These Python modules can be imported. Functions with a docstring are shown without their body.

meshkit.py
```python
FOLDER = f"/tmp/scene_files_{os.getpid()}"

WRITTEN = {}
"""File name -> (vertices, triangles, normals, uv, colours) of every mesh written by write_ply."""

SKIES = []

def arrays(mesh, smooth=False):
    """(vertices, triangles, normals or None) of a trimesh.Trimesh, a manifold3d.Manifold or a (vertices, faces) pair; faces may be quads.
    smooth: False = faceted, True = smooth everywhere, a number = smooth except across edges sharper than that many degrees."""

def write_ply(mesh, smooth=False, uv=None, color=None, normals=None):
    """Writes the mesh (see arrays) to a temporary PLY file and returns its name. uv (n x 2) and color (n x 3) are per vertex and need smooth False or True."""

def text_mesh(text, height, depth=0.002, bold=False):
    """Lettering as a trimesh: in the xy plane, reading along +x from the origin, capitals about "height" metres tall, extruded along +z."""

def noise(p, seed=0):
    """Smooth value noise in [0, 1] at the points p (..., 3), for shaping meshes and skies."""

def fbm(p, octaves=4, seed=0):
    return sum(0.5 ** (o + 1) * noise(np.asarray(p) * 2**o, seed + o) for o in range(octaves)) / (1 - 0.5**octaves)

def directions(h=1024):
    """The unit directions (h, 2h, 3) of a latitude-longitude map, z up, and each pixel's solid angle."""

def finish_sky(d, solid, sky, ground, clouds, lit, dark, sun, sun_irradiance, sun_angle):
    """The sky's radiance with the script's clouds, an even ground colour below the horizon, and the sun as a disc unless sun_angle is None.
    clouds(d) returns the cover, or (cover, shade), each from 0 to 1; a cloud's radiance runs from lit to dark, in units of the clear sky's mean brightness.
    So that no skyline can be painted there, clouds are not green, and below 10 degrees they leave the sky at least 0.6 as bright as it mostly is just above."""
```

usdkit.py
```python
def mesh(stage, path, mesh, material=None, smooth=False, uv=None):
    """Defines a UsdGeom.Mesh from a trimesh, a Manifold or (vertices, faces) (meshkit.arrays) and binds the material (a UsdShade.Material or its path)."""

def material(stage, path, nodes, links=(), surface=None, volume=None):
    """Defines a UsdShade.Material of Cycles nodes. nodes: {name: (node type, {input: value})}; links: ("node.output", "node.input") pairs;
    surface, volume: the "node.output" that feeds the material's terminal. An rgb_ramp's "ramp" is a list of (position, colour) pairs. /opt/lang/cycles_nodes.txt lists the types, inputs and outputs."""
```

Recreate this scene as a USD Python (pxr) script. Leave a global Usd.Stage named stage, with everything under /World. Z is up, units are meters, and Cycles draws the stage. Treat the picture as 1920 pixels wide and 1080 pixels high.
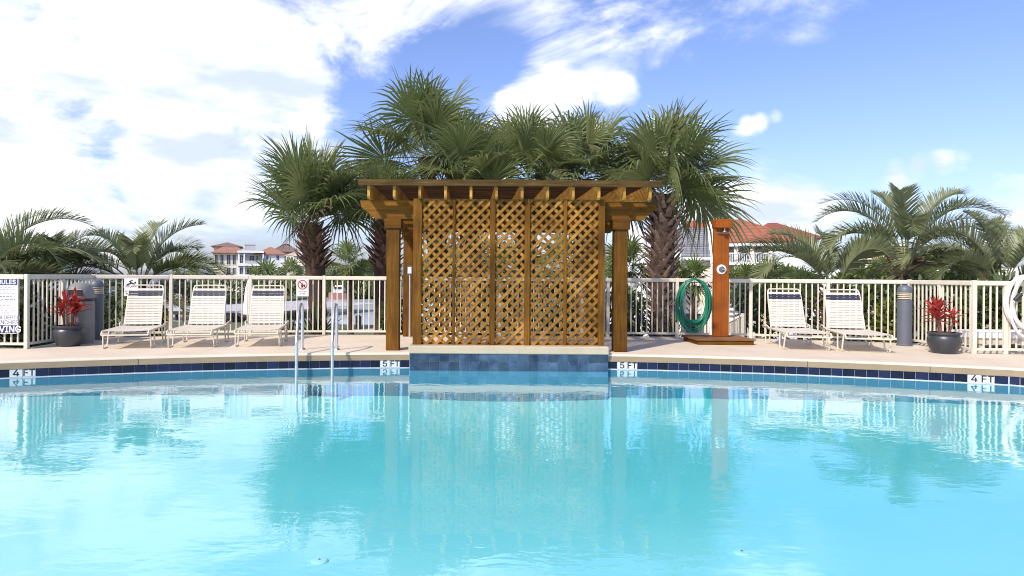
import math
import numpy as np
import trimesh
import usdkit
import meshkit
from pxr import Gf, Sdf, Usd, UsdGeom, UsdLux, UsdShade
from shapely.geometry import LineString, Polygon, box as sbox
from shapely.ops import unary_union

stage = Usd.Stage.CreateInMemory()
UsdGeom.SetStageUpAxis(stage, "Z")
UsdGeom.SetStageMetersPerUnit(stage, 1.0)
UsdGeom.Xform.Define(stage, "/World")
UsdGeom.Scope.Define(stage, "/World/Looks")

# ------------------------------------------------------------------ camera, sky, sun, exposure
EXPOSURE = 0.98
F_PX, CX, CY, EYE, ROLL = 1230.0, 880.0, 516.0, 1.2, math.radians(0.38)
cam = UsdGeom.Camera.Define(stage, "/World/camera")
R_ = np.array([math.cos(ROLL), 0, math.sin(ROLL)])
U_ = np.array([-math.sin(ROLL), 0, math.cos(ROLL)])
F_ = np.array([0, 1.0, 0])
cam.AddTransformOp().Set(Gf.Matrix4d(*R_, 0, *U_, 0, *(-F_), 0, 0, 0, EYE, 1))
cam.CreateHorizontalApertureAttr(36.0)
cam.CreateVerticalApertureAttr(20.25)
cam.CreateFocalLengthAttr(F_PX * 36 / 1920)
cam.CreateHorizontalApertureOffsetAttr((960 - CX) * 36 / 1920)
cam.CreateVerticalApertureOffsetAttr(-(540 - CY) * 36 / 1920)
cam.CreateFStopAttr(0.0)
cam.CreateClippingRangeAttr(Gf.Vec2f(0.05, 20000))
cam.CreateExposureAttr(EXPOSURE)

SUN_TO = np.array([-0.60, -0.72, 0.90])
SUN_TO /= np.linalg.norm(SUN_TO)
SUN_EL = math.asin(SUN_TO[2])
SUN_ROT = math.atan2(SUN_TO[0], SUN_TO[1])
sun = UsdLux.DistantLight.Define(stage, "/World/sun")
sun.CreateNormalizeAttr(True)
sun.CreateIntensityAttr(0.72)
sun.CreateAngleAttr(1.5)
sun.CreateColorAttr(Gf.Vec3f(1.0, 0.93, 0.83))
zax = SUN_TO
xax = np.cross([0, 0, 1.0], zax); xax /= np.linalg.norm(xax)
yax = np.cross(zax, xax)
sun.AddTransformOp().Set(Gf.Matrix4d(*xax, 0, *yax, 0, *zax, 0, 0, 0, 60, 1))


def pdir(px, py):
    d = (px - CX) / F_PX * R_ + (CY - py) / F_PX * U_ + F_
    return d / np.linalg.norm(d)


def P(px, py, D):
    """The point at depth D seen at that place of the photograph (1920 wide)."""
    return np.array([0, 0, EYE]) + D * ((px - CX) / F_PX * R_ + (CY - py) / F_PX * U_ + F_)


# sky: clear sky with clouds mixed in; the banks of cloud are laid out by direction
SKY_STRENGTH, CLOUD_LIT, CLOUD_SHADE = 0.15, (5.0, 5.0, 5.05), (2.65, 3.0, 3.55)
nodes = {
    "tc": ("texture_coordinate", {}),
    "sky": ("sky_texture", {"sky_type": "single_scattering", "sun_disc": False, "sun_elevation": SUN_EL, "sun_rotation": SUN_ROT,
                            "altitude": 0.0, "air_density": 1.0, "aerosol_density": 1.4, "ozone_density": 1.2}),
    "skytint": ("mix", {"mix_type": "multiply", "fac": 1.0, "color2": (0.55, 0.57, 0.77)}),
    "map": ("mapping", {"scale": (1.0, 1.0, 2.2), "location": (3.1, 0.4, 0.7), "rotation": (0.0, 0.35, 0.0)}),
    "n1": ("noise_texture", {"scale": 3.6, "detail": 10.0, "roughness": 0.64, "distortion": 0.6}),
    "map2": ("mapping", {"scale": (1.0, 1.0, 3.0), "location": (7.3, 2.0, 4.0)}),
    "n2": ("noise_texture", {"scale": 4.5, "detail": 6.0, "roughness": 0.5}),
}
links = [("tc.generated", "map.vector"), ("map.vector", "n1.vector"), ("tc.generated", "map2.vector"), ("map2.vector", "n2.vector"),
         ("sky.color", "skytint.color1")]
# (px, py, radius in degrees, weight): where the banks of cloud stand; the last ones lie outside the picture
BLOBS = [(40, 150, 9, .15), (220, 190, 9, .16), (400, 170, 9, .16), (500, 290, 10, .15), (430, 40, 8, .13), (590, 70, 6, .14), (260, 350, 10, .13), (500, 420, 8, .09), (60, 420, 9, .10), (620, 340, 5, .08), (30, 10, 7, .12),
         (930, 215, 2.2, .26), (985, 195, 2.2, .36), (1050, 180, 2.2, .34), (1120, 165, 2.0, .44), (1165, 178, 1.5, .34), (1010, 260, 4, .24),
         (1000, 110, 4.5, .18), (1080, 60, 4.5, .20), (1200, 55, 4.5, .20), (1320, 40, 4.5, .20), (1440, 15, 4.5, .19), (1560, 0, 4, .15), (820, 10, 4, .10),
         (1270, 405, 2.6, .30), (1350, 405, 2.6, .30), (1420, 392, 2.6, .32), (1490, 388, 2.4, .36), (1550, 400, 2.2, .24), (1640, 420, 3, .16),
         (1392, 233, .9, .24), (1412, 227, 1.0, .26), (1440, 220, 1.0, .26), (1466, 213, .8, .20), (1660, 322, 1.2, .20), (1700, 316, 1.2, .26), (1745, 307, 1.2, .30), (1790, 302, 1.2, .28), (1905, 370, 2.2, .34), (1690, 345, 1.2, .20), (1330, 355, 2, .14), (1400, 352, 1.5, .14),
         (110, 75, 2.2, -.20), (190, 88, 2.2, -.26), (270, 98, 2.2, -.24), (330, 75, 1.8, -.12), (170, 240, 2.4, -.34), (110, 205, 2.0, -.26), (40, 185, 2.2, -.22), (660, 215, 2.4, -.18), (640, 150, 3, -.10), (180, 330, 2.5, -.08), (860, 130, 5, -.16), (1500, 180, 9, -.10), (1800, 200, 9, -.14),
         (200, -560, 28, .24), (1000, -520, 19, .22), (1800, -600, 18, .18), (-800, -100, 24, .22), (2900, 100, 20, .18)]
prev = None
for i, (bx, by, rad, wgt) in enumerate(BLOBS):
    d = pdir(bx, by)
    nodes[f"dot{i}"] = ("vector_math", {"math_type": "dot_product", "vector2": tuple(d)})
    nodes[f"mr{i}"] = ("map_range", {"range_type": "smoothstep", "from_min": math.cos(math.radians(rad * 1.35)), "from_max": math.cos(math.radians(rad * 0.15)), "to_min": 0.0, "to_max": wgt, "clamp": True})
    links += [("tc.generated", f"dot{i}.vector1"), (f"dot{i}.value", f"mr{i}.value")]
    if prev is None:
        prev = f"mr{i}.result"
    else:
        nodes[f"add{i}"] = ("math", {"math_type": "add"})
        links += [(prev, f"add{i}.value1"), (f"mr{i}.result", f"add{i}.value2")]
        prev = f"add{i}.value"
nodes["sum"] = ("math", {"math_type": "multiply_add", "value2": 1.9})
links += [("n1.fac", "sum.value1"), (prev, "sum.value3")]
nodes["cover"] = ("map_range", {"range_type": "smoothstep", "from_min": 1.08, "from_max": 1.60, "to_min": 0.0, "to_max": 0.97, "clamp": True})
links += [("sum.value", "cover.value")]
nodes["shade"] = ("map_range", {"range_type": "smoothstep", "from_min": 0.42, "from_max": 0.62, "to_min": 0.0, "to_max": 1.0, "clamp": True})
nodes["ccol"] = ("mix", {"mix_type": "mix", "color1": CLOUD_LIT, "color2": CLOUD_SHADE})
nodes["out"] = ("mix", {"mix_type": "mix"})
nodes["bg"] = ("background_shader", {"strength": SKY_STRENGTH})
links += [("n2.fac", "shade.value"), ("shade.result", "ccol.fac"), ("cover.result", "out.fac"), ("skytint.color", "out.color1"), ("ccol.color", "out.color2"),
          ("out.color", "bg.color")]
# ------------------------------------------------------------------ materials
LK = "/World/Looks/"
M = {}


def dome_make():
    m = usdkit.material(stage, LK + "sky_look", nodes, links, surface="bg.background")
    dome = UsdLux.DomeLight.Define(stage, "/World/sky")
    UsdShade.MaterialBindingAPI.Apply(dome.GetPrim()).Bind(m)
    dome.GetPrim().SetCustomDataByKey("kind", "structure")


dome_make()


def plain(name, c1, c2=None, scale=6.0, rough=0.5, metallic=0.0, bump=0.0, bscale=None, stretch=(1, 1, 1), detail=4.0, spec=0.5, rnd=0.0, dist=0.01):
    """A two-tone procedural surface: colours mixed by noise in object space, optional fine relief, optional tone change per object."""
    c2 = c2 or tuple(x * 0.82 for x in c1)
    n = {"tc": ("texture_coordinate", {}), "mp": ("mapping", {"scale": stretch}), "n": ("noise_texture", {"scale": scale, "detail": detail, "roughness": 0.6}),
         "r": ("rgb_ramp", {"ramp": [(0.32, c1), (0.70, c2)]}),
         "p": ("principled_bsdf", {"roughness": rough, "metallic": metallic, "specular_ior_level": spec})}
    l = [("tc.object", "mp.vector"), ("mp.vector", "n.vector"), ("n.fac", "r.fac")]
    col = "r.color"
    if rnd:
        n["oi"] = ("object_info", {})
        n["rm"] = ("map_range", {"from_min": 0.0, "from_max": 1.0, "to_min": 1 - rnd, "to_max": 1 + rnd})
        n["h"] = ("hsv", {"hue": 0.5, "saturation": 1.0, "fac": 1.0})
        l += [("oi.random", "rm.value"), ("rm.result", "h.value"), (col, "h.color")]
        col = "h.color"
    l.append((col, "p.base_color"))
    if bump:
        n["bn"] = ("noise_texture", {"scale": bscale or scale * 4, "detail": 5.0, "roughness": 0.6})
        n["b"] = ("bump", {"strength": bump, "distance": dist})
        l += [("mp.vector", "bn.vector"), ("bn.fac", "b.height"), ("b.normal", "p.normal")]
    M[name] = usdkit.material(stage, LK + name, n, l, surface="p.BSDF")
    return M[name]


def wood(name, c1, c2, c3, stretch):
    n = {"tc": ("texture_coordinate", {}), "mp": ("mapping", {"scale": stretch}), "n": ("noise_texture", {"scale": 1.0, "detail": 6.0, "roughness": 0.62, "distortion": 0.6}),
         "r": ("rgb_ramp", {"ramp": [(0.28, c1), (0.5, c2), (0.72, c3)]}), "n2": ("noise_texture", {"scale": 2.2, "detail": 4.0}),
         "rr": ("map_range", {"from_min": 0.3, "from_max": 0.7, "to_min": 0.62, "to_max": 1.22, "clamp": True}),
         "oi": ("object_info", {}), "rm": ("map_range", {"from_min": 0.0, "from_max": 1.0, "to_min": 0.74, "to_max": 1.2}),
         "mu": ("math", {"math_type": "multiply"}), "h": ("hsv", {"hue": 0.5, "saturation": 1.0, "fac": 1.0}),
         "p": ("principled_bsdf", {"roughness": 0.7, "specular_ior_level": 0.12}), "b": ("bump", {"strength": 0.35, "distance": 0.004})}
    l = [("tc.object", "mp.vector"), ("mp.vector", "n.vector"), ("tc.object", "n2.vector"), ("n.fac", "r.fac"), ("n2.fac", "rr.value"), ("oi.random", "rm.value"),
         ("rr.result", "mu.value1"), ("rm.result", "mu.value2"), ("mu.value", "h.value"), ("r.color", "h.color"), ("h.color", "p.base_color"), ("n.fac", "b.height"), ("b.normal", "p.normal")]
    M[name] = usdkit.material(stage, LK + name, n, l, surface="p.BSDF")


def leafmat(name, c1, c2, dry=None, trans=0.22, rough=0.42, rnd=0.28):
    n = {"oi": ("object_info", {}), "geo": ("geometry", {}), "tc": ("texture_coordinate", {}),
         "n": ("noise_texture", {"scale": 3.0, "detail": 3.0}),
         "mix": ("mix", {"mix_type": "mix", "color1": c1, "color2": c2}),
         "isl": ("map_range", {"from_min": 0.0, "from_max": 1.0, "to_min": 1 - rnd, "to_max": 1 + rnd}),
         "h": ("hsv", {"hue": 0.5, "saturation": 1.0, "fac": 1.0}),
         "p": ("principled_bsdf", {"roughness": rough, "specular_ior_level": 0.45}),
         "t": ("translucent_bsdf", {}), "m": ("mix_closure", {"fac": trans})}
    l = [("oi.random", "mix.fac"), ("geo.random_per_island", "isl.value"), ("isl.result", "h.value"), ("mix.color", "h.color"),
         ("h.color", "p.base_color"), ("h.color", "t.color"), ("p.BSDF", "m.closure1"), ("t.BSDF", "m.closure2")]
    M[name] = usdkit.material(stage, LK + name, n, l, surface="m.closure")


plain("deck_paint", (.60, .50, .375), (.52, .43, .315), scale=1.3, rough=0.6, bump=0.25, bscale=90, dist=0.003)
plain("coping_shaded", (.26, .185, .11), (.215, .153, .088), scale=3, rough=0.65, bump=0.2, bscale=60, dist=0.003)  # deck paint darkened: the upright face's shade is put into the colour
plain("plaster", (.60, .72, .735), (.55, .69, .71), scale=0.9, rough=0.7)
plain("plaster_blue", (.10, .34, .46), (.08, .30, .42), scale=0.9, rough=0.7)
plain("coping_stone", (.42, .345, .235), (.36, .295, .195), scale=3, rough=0.65, bump=0.3, bscale=80, dist=0.003)
plain("grout", (.40, .42, .45), rough=0.7)
plain("tile_navy", (.004, .006, .022), (.007, .011, .034), scale=5, rough=0.3, spec=.3, rnd=0.5)
plain("tile_blue", (.012, .030, .062), (.055, .095, .145), scale=5, rough=0.25, spec=.4, rnd=0.4)
plain("tile_white", (.52, .52, .49), (.45, .45, .42), scale=8, rough=0.3)
plain("print_black", (.012, .012, .014), rough=0.5)
plain("fence_paint", (.63, .57, .45), (.565, .51, .40), scale=5, rough=0.42)
plain("chaise_frame", (.60, .53, .41), (.55, .48, .36), scale=5, rough=0.35)
plain("strap_white", (.56, .50, .41), (.50, .445, .36), scale=10, rough=0.5, rnd=0.05)
plain("strap_navy", (.008, .010, .030), rough=0.5)
plain("metal_steel", (.74, .72, .69), (.62, .60, .57), scale=9, rough=0.38, metallic=1.0)
plain("bin_grey", (.19, .19, .17), (.16, .16, .145), scale=4, rough=0.55, bump=0.1)
plain("bin_dark", (.05, .052, .055), rough=0.45)
plain("bollard_grey", (.10, .11, .13), (.085, .095, .112), scale=4, rough=0.5)
plain("bollard_louver", (.55, .47, .34), (.45, .38, .28), scale=6, rough=0.5)
plain("pot_charcoal", (.025, .027, .03), (.038, .04, .042), scale=7, rough=0.38, bump=0.2)
plain("terracotta_soil", (.30, .11, .05), (.16, .06, .03), scale=14, rough=0.9, bump=0.5)
plain("stem_red", (.22, .07, .05), (.12, .05, .03), scale=20, rough=0.6)
leafmat("leaf_red", (.72, .085, .055), (.50, .04, .034), trans=0.3, rnd=0.45)
plain("hose_green", (.012, .185, .105), (.008, .13, .075), scale=4, rough=0.35)
plain("hose_white", (.72, .68, .60), (.66, .62, .54), scale=4, rough=0.4)
plain("black_metal", (.012, .012, .012), rough=0.45)
plain("white_plastic", (.78, .78, .77), rough=0.35)
plain("sign_white", (.74, .70, .66), (.70, .66, .62), scale=4, rough=0.45)
plain("sign_pink", (.70, .50, .46), (.74, .56, .52), scale=4, rough=0.45)
plain("print_navy", (.012, .025, .10), rough=0.45)
plain("print_grey", (.20, .20, .24), rough=0.5)
plain("print_red", (.16, .012, .02), rough=0.5)
WD = ((.080, .032, .003), (.130, .054, .006), (.19, .084, .012))
wood("wood_x", *WD, (1.6, 30, 30))
wood("wood_y", *WD, (30, 1.6, 30))
wood("wood_z", *WD, (30, 30, 1.6))
wood("wood_rafter", (.30, .145, .024), (.44, .225, .045), (.54, .30, .075), (20, 1.6, 20))
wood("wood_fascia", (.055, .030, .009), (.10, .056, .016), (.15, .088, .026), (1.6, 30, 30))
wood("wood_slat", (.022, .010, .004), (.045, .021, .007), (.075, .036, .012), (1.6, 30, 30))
wood("wood_lattice", (.16, .075, .014), (.24, .115, .022), (.32, .16, .035), (7, 30, 7))
wood("wood_redstain", (.17, .045, .006), (.22, .058, .008), (.25, .070, .011), (18, 18, 1.0))
wood("wood_platform", (.13, .06, .03), (.20, .10, .05), (.27, .14, .07), (2, 30, 30))
plain("trunk_bark", (.085, .047, .026), (.035, .020, .012), scale=7, rough=0.9, bump=0.8, bscale=22, stretch=(1, 1, .5), dist=0.03)
plain("boot_bark", (.34, .23, .15), (.16, .10, .062), scale=9, rough=0.85, rnd=0.4, bump=0.5)
plain("boot_dark", (.22, .115, .062), (.09, .046, .026), scale=9, rough=0.85, rnd=0.4, bump=0.5)
leafmat("fan_leaf_look", (.245, .32, .095), (.37, .41, .155), trans=0.34, rnd=0.5, rough=.30)
leafmat("fan_leaf_far", (.13, .19, .045), (.20, .235, .06), trans=0.2, rnd=0.35)
leafmat("pindo_leaf_look", (.26, .32, .13), (.38, .41, .20), trans=0.38, rnd=0.4)
leafmat("shrub_leaf", (.085, .13, .038), (.13, .18, .050), trans=0.15, rnd=0.45)
leafmat("shrub_lime", (.16, .22, .025), (.22, .25, .04), trans=0.25, rnd=0.4)
leafmat("sword_leaf", (.040, .075, .022), (.075, .11, .035), trans=0.15, rnd=0.4)
leafmat("dead_leaf", (.14, .10, .055), (.20, .15, .09), trans=0.15, rnd=0.4)
plain("petiole", (.13, .17, .045), (.09, .12, .03), scale=5, rough=0.5)
plain("wall_white", (.76, .76, .76), (.70, .70, .71), scale=1.5, rough=0.7, bump=0.1)
plain("wall_bluewhite", (.62, .65, .69), (.57, .60, .64), scale=1.5, rough=0.7)
plain("wall_cream", (.72, .64, .50), (.66, .58, .45), scale=1.5, rough=0.7)
plain("wall_yellow", (.62, .53, .32), (.56, .48, .29), scale=1.5, rough=0.7)
plain("wall_tan", (.50, .38, .27), (.44, .33, .23), scale=1.5, rough=0.7)
plain("wall_grey", (.42, .42, .43), (.36, .36, .37), scale=1.5, rough=0.7)
plain("window_dark", (.03, .037, .045), (.05, .06, .07), scale=2, rough=0.12)
plain("window_blue", (.16, .23, .30), (.24, .31, .37), scale=2, rough=0.12)
plain("trim_white", (.80, .80, .79), rough=0.5)
plain("grass", (.055, .085, .022), (.09, .10, .04), scale=1.2, rough=0.95, bump=0.6, bscale=14)
plain("sand_ground", (.42, .37, .29), (.34, .30, .22), scale=0.8, rough=0.95, bump=0.4)
plain("seawall", (.12, .11, .10), (.07, .065, .06), scale=2, rough=0.9)
plain("dock_wood", (.42, .42, .42), (.34, .34, .34), scale=3, rough=0.8, stretch=(1, 6, 1), rnd=0.08)
plain("dark_wood", (.035, .032, .03), (.02, .02, .02), scale=5, rough=0.8)
plain("asphalt", (.06, .06, .062), (.05, .05, .05), scale=3, rough=0.9)
plain("canvas_white", (.80, .80, .80), (.74, .74, .76), scale=4, rough=0.7)
plain("hull_red", (.42, .22, .19), rough=0.4)
plain("car_silver", (.52, .54, .56), (.50, .52, .54), rough=0.25, metallic=0.4)
plain("rubber", (.015, .015, .016), rough=0.8)


def roofmat(name, c1, c2, band, axis="z", rough=0.8):
    """Courses of roof tile too far off to build one by one: tone and relief in bands across the slope, broken along it."""
    n = {"tc": ("texture_coordinate", {}), "w": ("wave_texture", {"bands_direction": axis, "wave_type": "bands", "profile": "saw", "scale": band, "distortion": 0.25, "detail": 1.0}),
         "n": ("noise_texture", {"scale": 2.5, "detail": 4.0}), "r": ("rgb_ramp", {"ramp": [(0.3, c1), (0.7, c2)]}),
         "k": ("map_range", {"from_min": 0.0, "from_max": 0.35, "to_min": 0.62, "to_max": 1.0, "clamp": True}),
         "h": ("hsv", {"hue": 0.5, "saturation": 1.0, "fac": 1.0}), "b": ("bump", {"strength": 0.6, "distance": 0.05}), "p": ("principled_bsdf", {"roughness": rough})}
    l = [("tc.object", "w.vector"), ("tc.object", "n.vector"), ("n.fac", "r.fac"), ("w.fac", "k.value"), ("k.result", "h.value"), ("r.color", "h.color"), ("h.color", "p.base_color"),
         ("w.fac", "b.height"), ("b.normal", "p.normal")]
    M[name] = usdkit.material(stage, LK + name, n, l, surface="p.BSDF")


roofmat("roof_red", (.33, .11, .055), (.25, .08, .042), 1.0)
roofmat("roof_redder", (.28, .062, .042), (.21, .05, .036), 1.0)
roofmat("roof_terracotta", (.34, .16, .10), (.26, .13, .085), 0.8)
roofmat("roof_pale", (.46, .36, .27), (.40, .30, .23), 0.8)
roofmat("roof_brown", (.20, .13, .095), (.16, .10, .08), 0.8)
plain("roof_grey", (.24, .24, .25), (.17, .17, .18), scale=3, rough=0.8, rnd=0.15)

# water: mirror by Fresnel over a tinted clear body, so that sun and sky reach the pool floor
wn = {"tc": ("texture_coordinate", {}), "m1": ("mapping", {"scale": (1.0, 1.7, 1.0)}), "n1": ("noise_texture", {"scale": 2.2, "detail": 3.0, "roughness": 0.5, "distortion": 0.4}),
      "n2": ("noise_texture", {"scale": 11.0, "detail": 2.0, "roughness": 0.5}), "a": ("math", {"math_type": "multiply_add", "value2": 0.16}),
      "b": ("bump", {"strength": 1.0, "distance": 0.0032}), "lw": ("layer_weight", {"blend": 0.5}), "pw": ("math", {"math_type": "power", "value2": 3.6}), "fr": ("math", {"math_type": "multiply_add", "value2": 0.955, "value3": 0.045}),
      "t": ("transparent_bsdf", {"color": (1, 1, 1)}), "v": ("absorption_volume", {"color": (.03, .82, .835), "density": .43}), "g": ("glossy_bsdf", {"color": (1, 1, 1), "roughness": 0.015}), "m": ("mix_closure", {})}
wl = [("tc.object", "m1.vector"), ("m1.vector", "n1.vector"), ("m1.vector", "n2.vector"), ("n2.fac", "a.value1"), ("n1.fac", "a.value3"), ("a.value", "b.height"),
      ("b.normal", "g.normal"), ("lw.facing", "pw.value1"), ("pw.value", "fr.value1"), ("fr.value", "m.fac"), ("t.BSDF", "m.closure1"), ("g.BSDF", "m.closure2")]
M["pool_water_look"] = usdkit.material(stage, LK + "pool_water_look", wn, wl, surface="m.closure", volume="v.volume")
cn = {"tc": ("texture_coordinate", {}), "m1": ("mapping", {"scale": (0.6, 1.4, 1.0)}), "n1": ("noise_texture", {"scale": 1.2, "detail": 4.0}), "b": ("bump", {"strength": 0.7, "distance": 0.08}),
      "p": ("principled_bsdf", {"base_color": (.36, .40, .40), "roughness": 0.2, "ior": 1.33})}
M["canal_water_look"] = usdkit.material(stage, LK + "canal_water_look", cn, [("tc.object", "m1.vector"), ("m1.vector", "n1.vector"), ("n1.fac", "b.height"), ("b.normal", "p.normal")], surface="p.BSDF")


# ------------------------------------------------------------------ scene helpers
COUNT, LOC = {}, {}


def numbered(path):
    k = COUNT.get(path, 0)
    COUNT[path] = k + 1
    return path if k == 0 else f"{path}_{k:03d}"


def setdata(prim, label=None, cat=None, group=None, kind=None):
    for k, v in (("label", label), ("category", cat), ("group", group), ("kind", kind)):
        if v:
            prim.SetCustomDataByKey(k, v)


HROT = 0.0


def turned(v):
    """About the camera's upright, clockwise by HROT: a building built facing the viewer."""
    c, s_ = math.cos(HROT), math.sin(HROT)
    v = np.atleast_2d(np.asarray(v, float))
    return np.column_stack([v[:, 0] * c + v[:, 1] * s_, v[:, 1] * c - v[:, 0] * s_, v[:, 2]])


def thing(name, label, cat, loc=(0, 0, 0), rotz=0.0, group=None):
    if HROT:
        loc = turned(loc)[0]
    path = numbered("/World/" + name)
    x = UsdGeom.Xform.Define(stage, path)
    x.AddTranslateOp().Set(Gf.Vec3d(*map(float, loc)))
    x.AddRotateZOp().Set(float(rotz))
    LOC[path] = np.array(loc, float)
    setdata(x.GetPrim(), label, cat, group)
    return path


def geo(g):
    if isinstance(g, MB):
        return g.get()
    if isinstance(g, trimesh.Trimesh):
        return np.array(g.vertices, float), np.array(g.faces)
    return np.asarray(g[0], float), np.asarray(g[1], int)


def part(parent, name, g, mat, smooth=False, label=None, w=False, kind=None):
    """One mesh under a thing, a part or /World. w: the geometry is given in world coordinates."""
    path = numbered((parent or "/World") + "/" + name)
    v, f = geo(g)
    if w and parent:
        v = (turned(v) if HROT else v) - LOC[parent]
        LOC[path] = LOC[parent]
    elif parent:
        LOC[path] = LOC.get(parent, np.zeros(3))
    p = usdkit.mesh(stage, path, (v, f), M[mat], smooth=smooth)
    setdata(p.GetPrim(), label, kind=kind)
    return path


def single(name, g, mat, label, cat, group=None, smooth=False):
    path = part(None, name, g, mat, smooth)
    setdata(stage.GetPrimAtPath(path), label, cat, group)
    return path


def struct(name, g, mat, smooth=False, kind="structure"):
    return part(None, name, g, mat, smooth, kind=kind)


def dup(src, loc, rotz, label):
    s = stage.GetPrimAtPath(src)
    was = s.GetCustomData()
    base = src.rsplit("/", 1)[1]
    path = numbered("/World/" + base)
    x = UsdGeom.Xform.Define(stage, path)
    x.GetPrim().GetReferences().AddInternalReference(src)
    x.GetPrim().SetInstanceable(True)
    x.GetPrim().GetAttribute("xformOp:translate").Set(Gf.Vec3d(*map(float, loc)))
    x.GetPrim().GetAttribute("xformOp:rotateZ").Set(float(rotz))
    setdata(x.GetPrim(), label, was["category"], was.get("group"))
    return path


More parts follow.
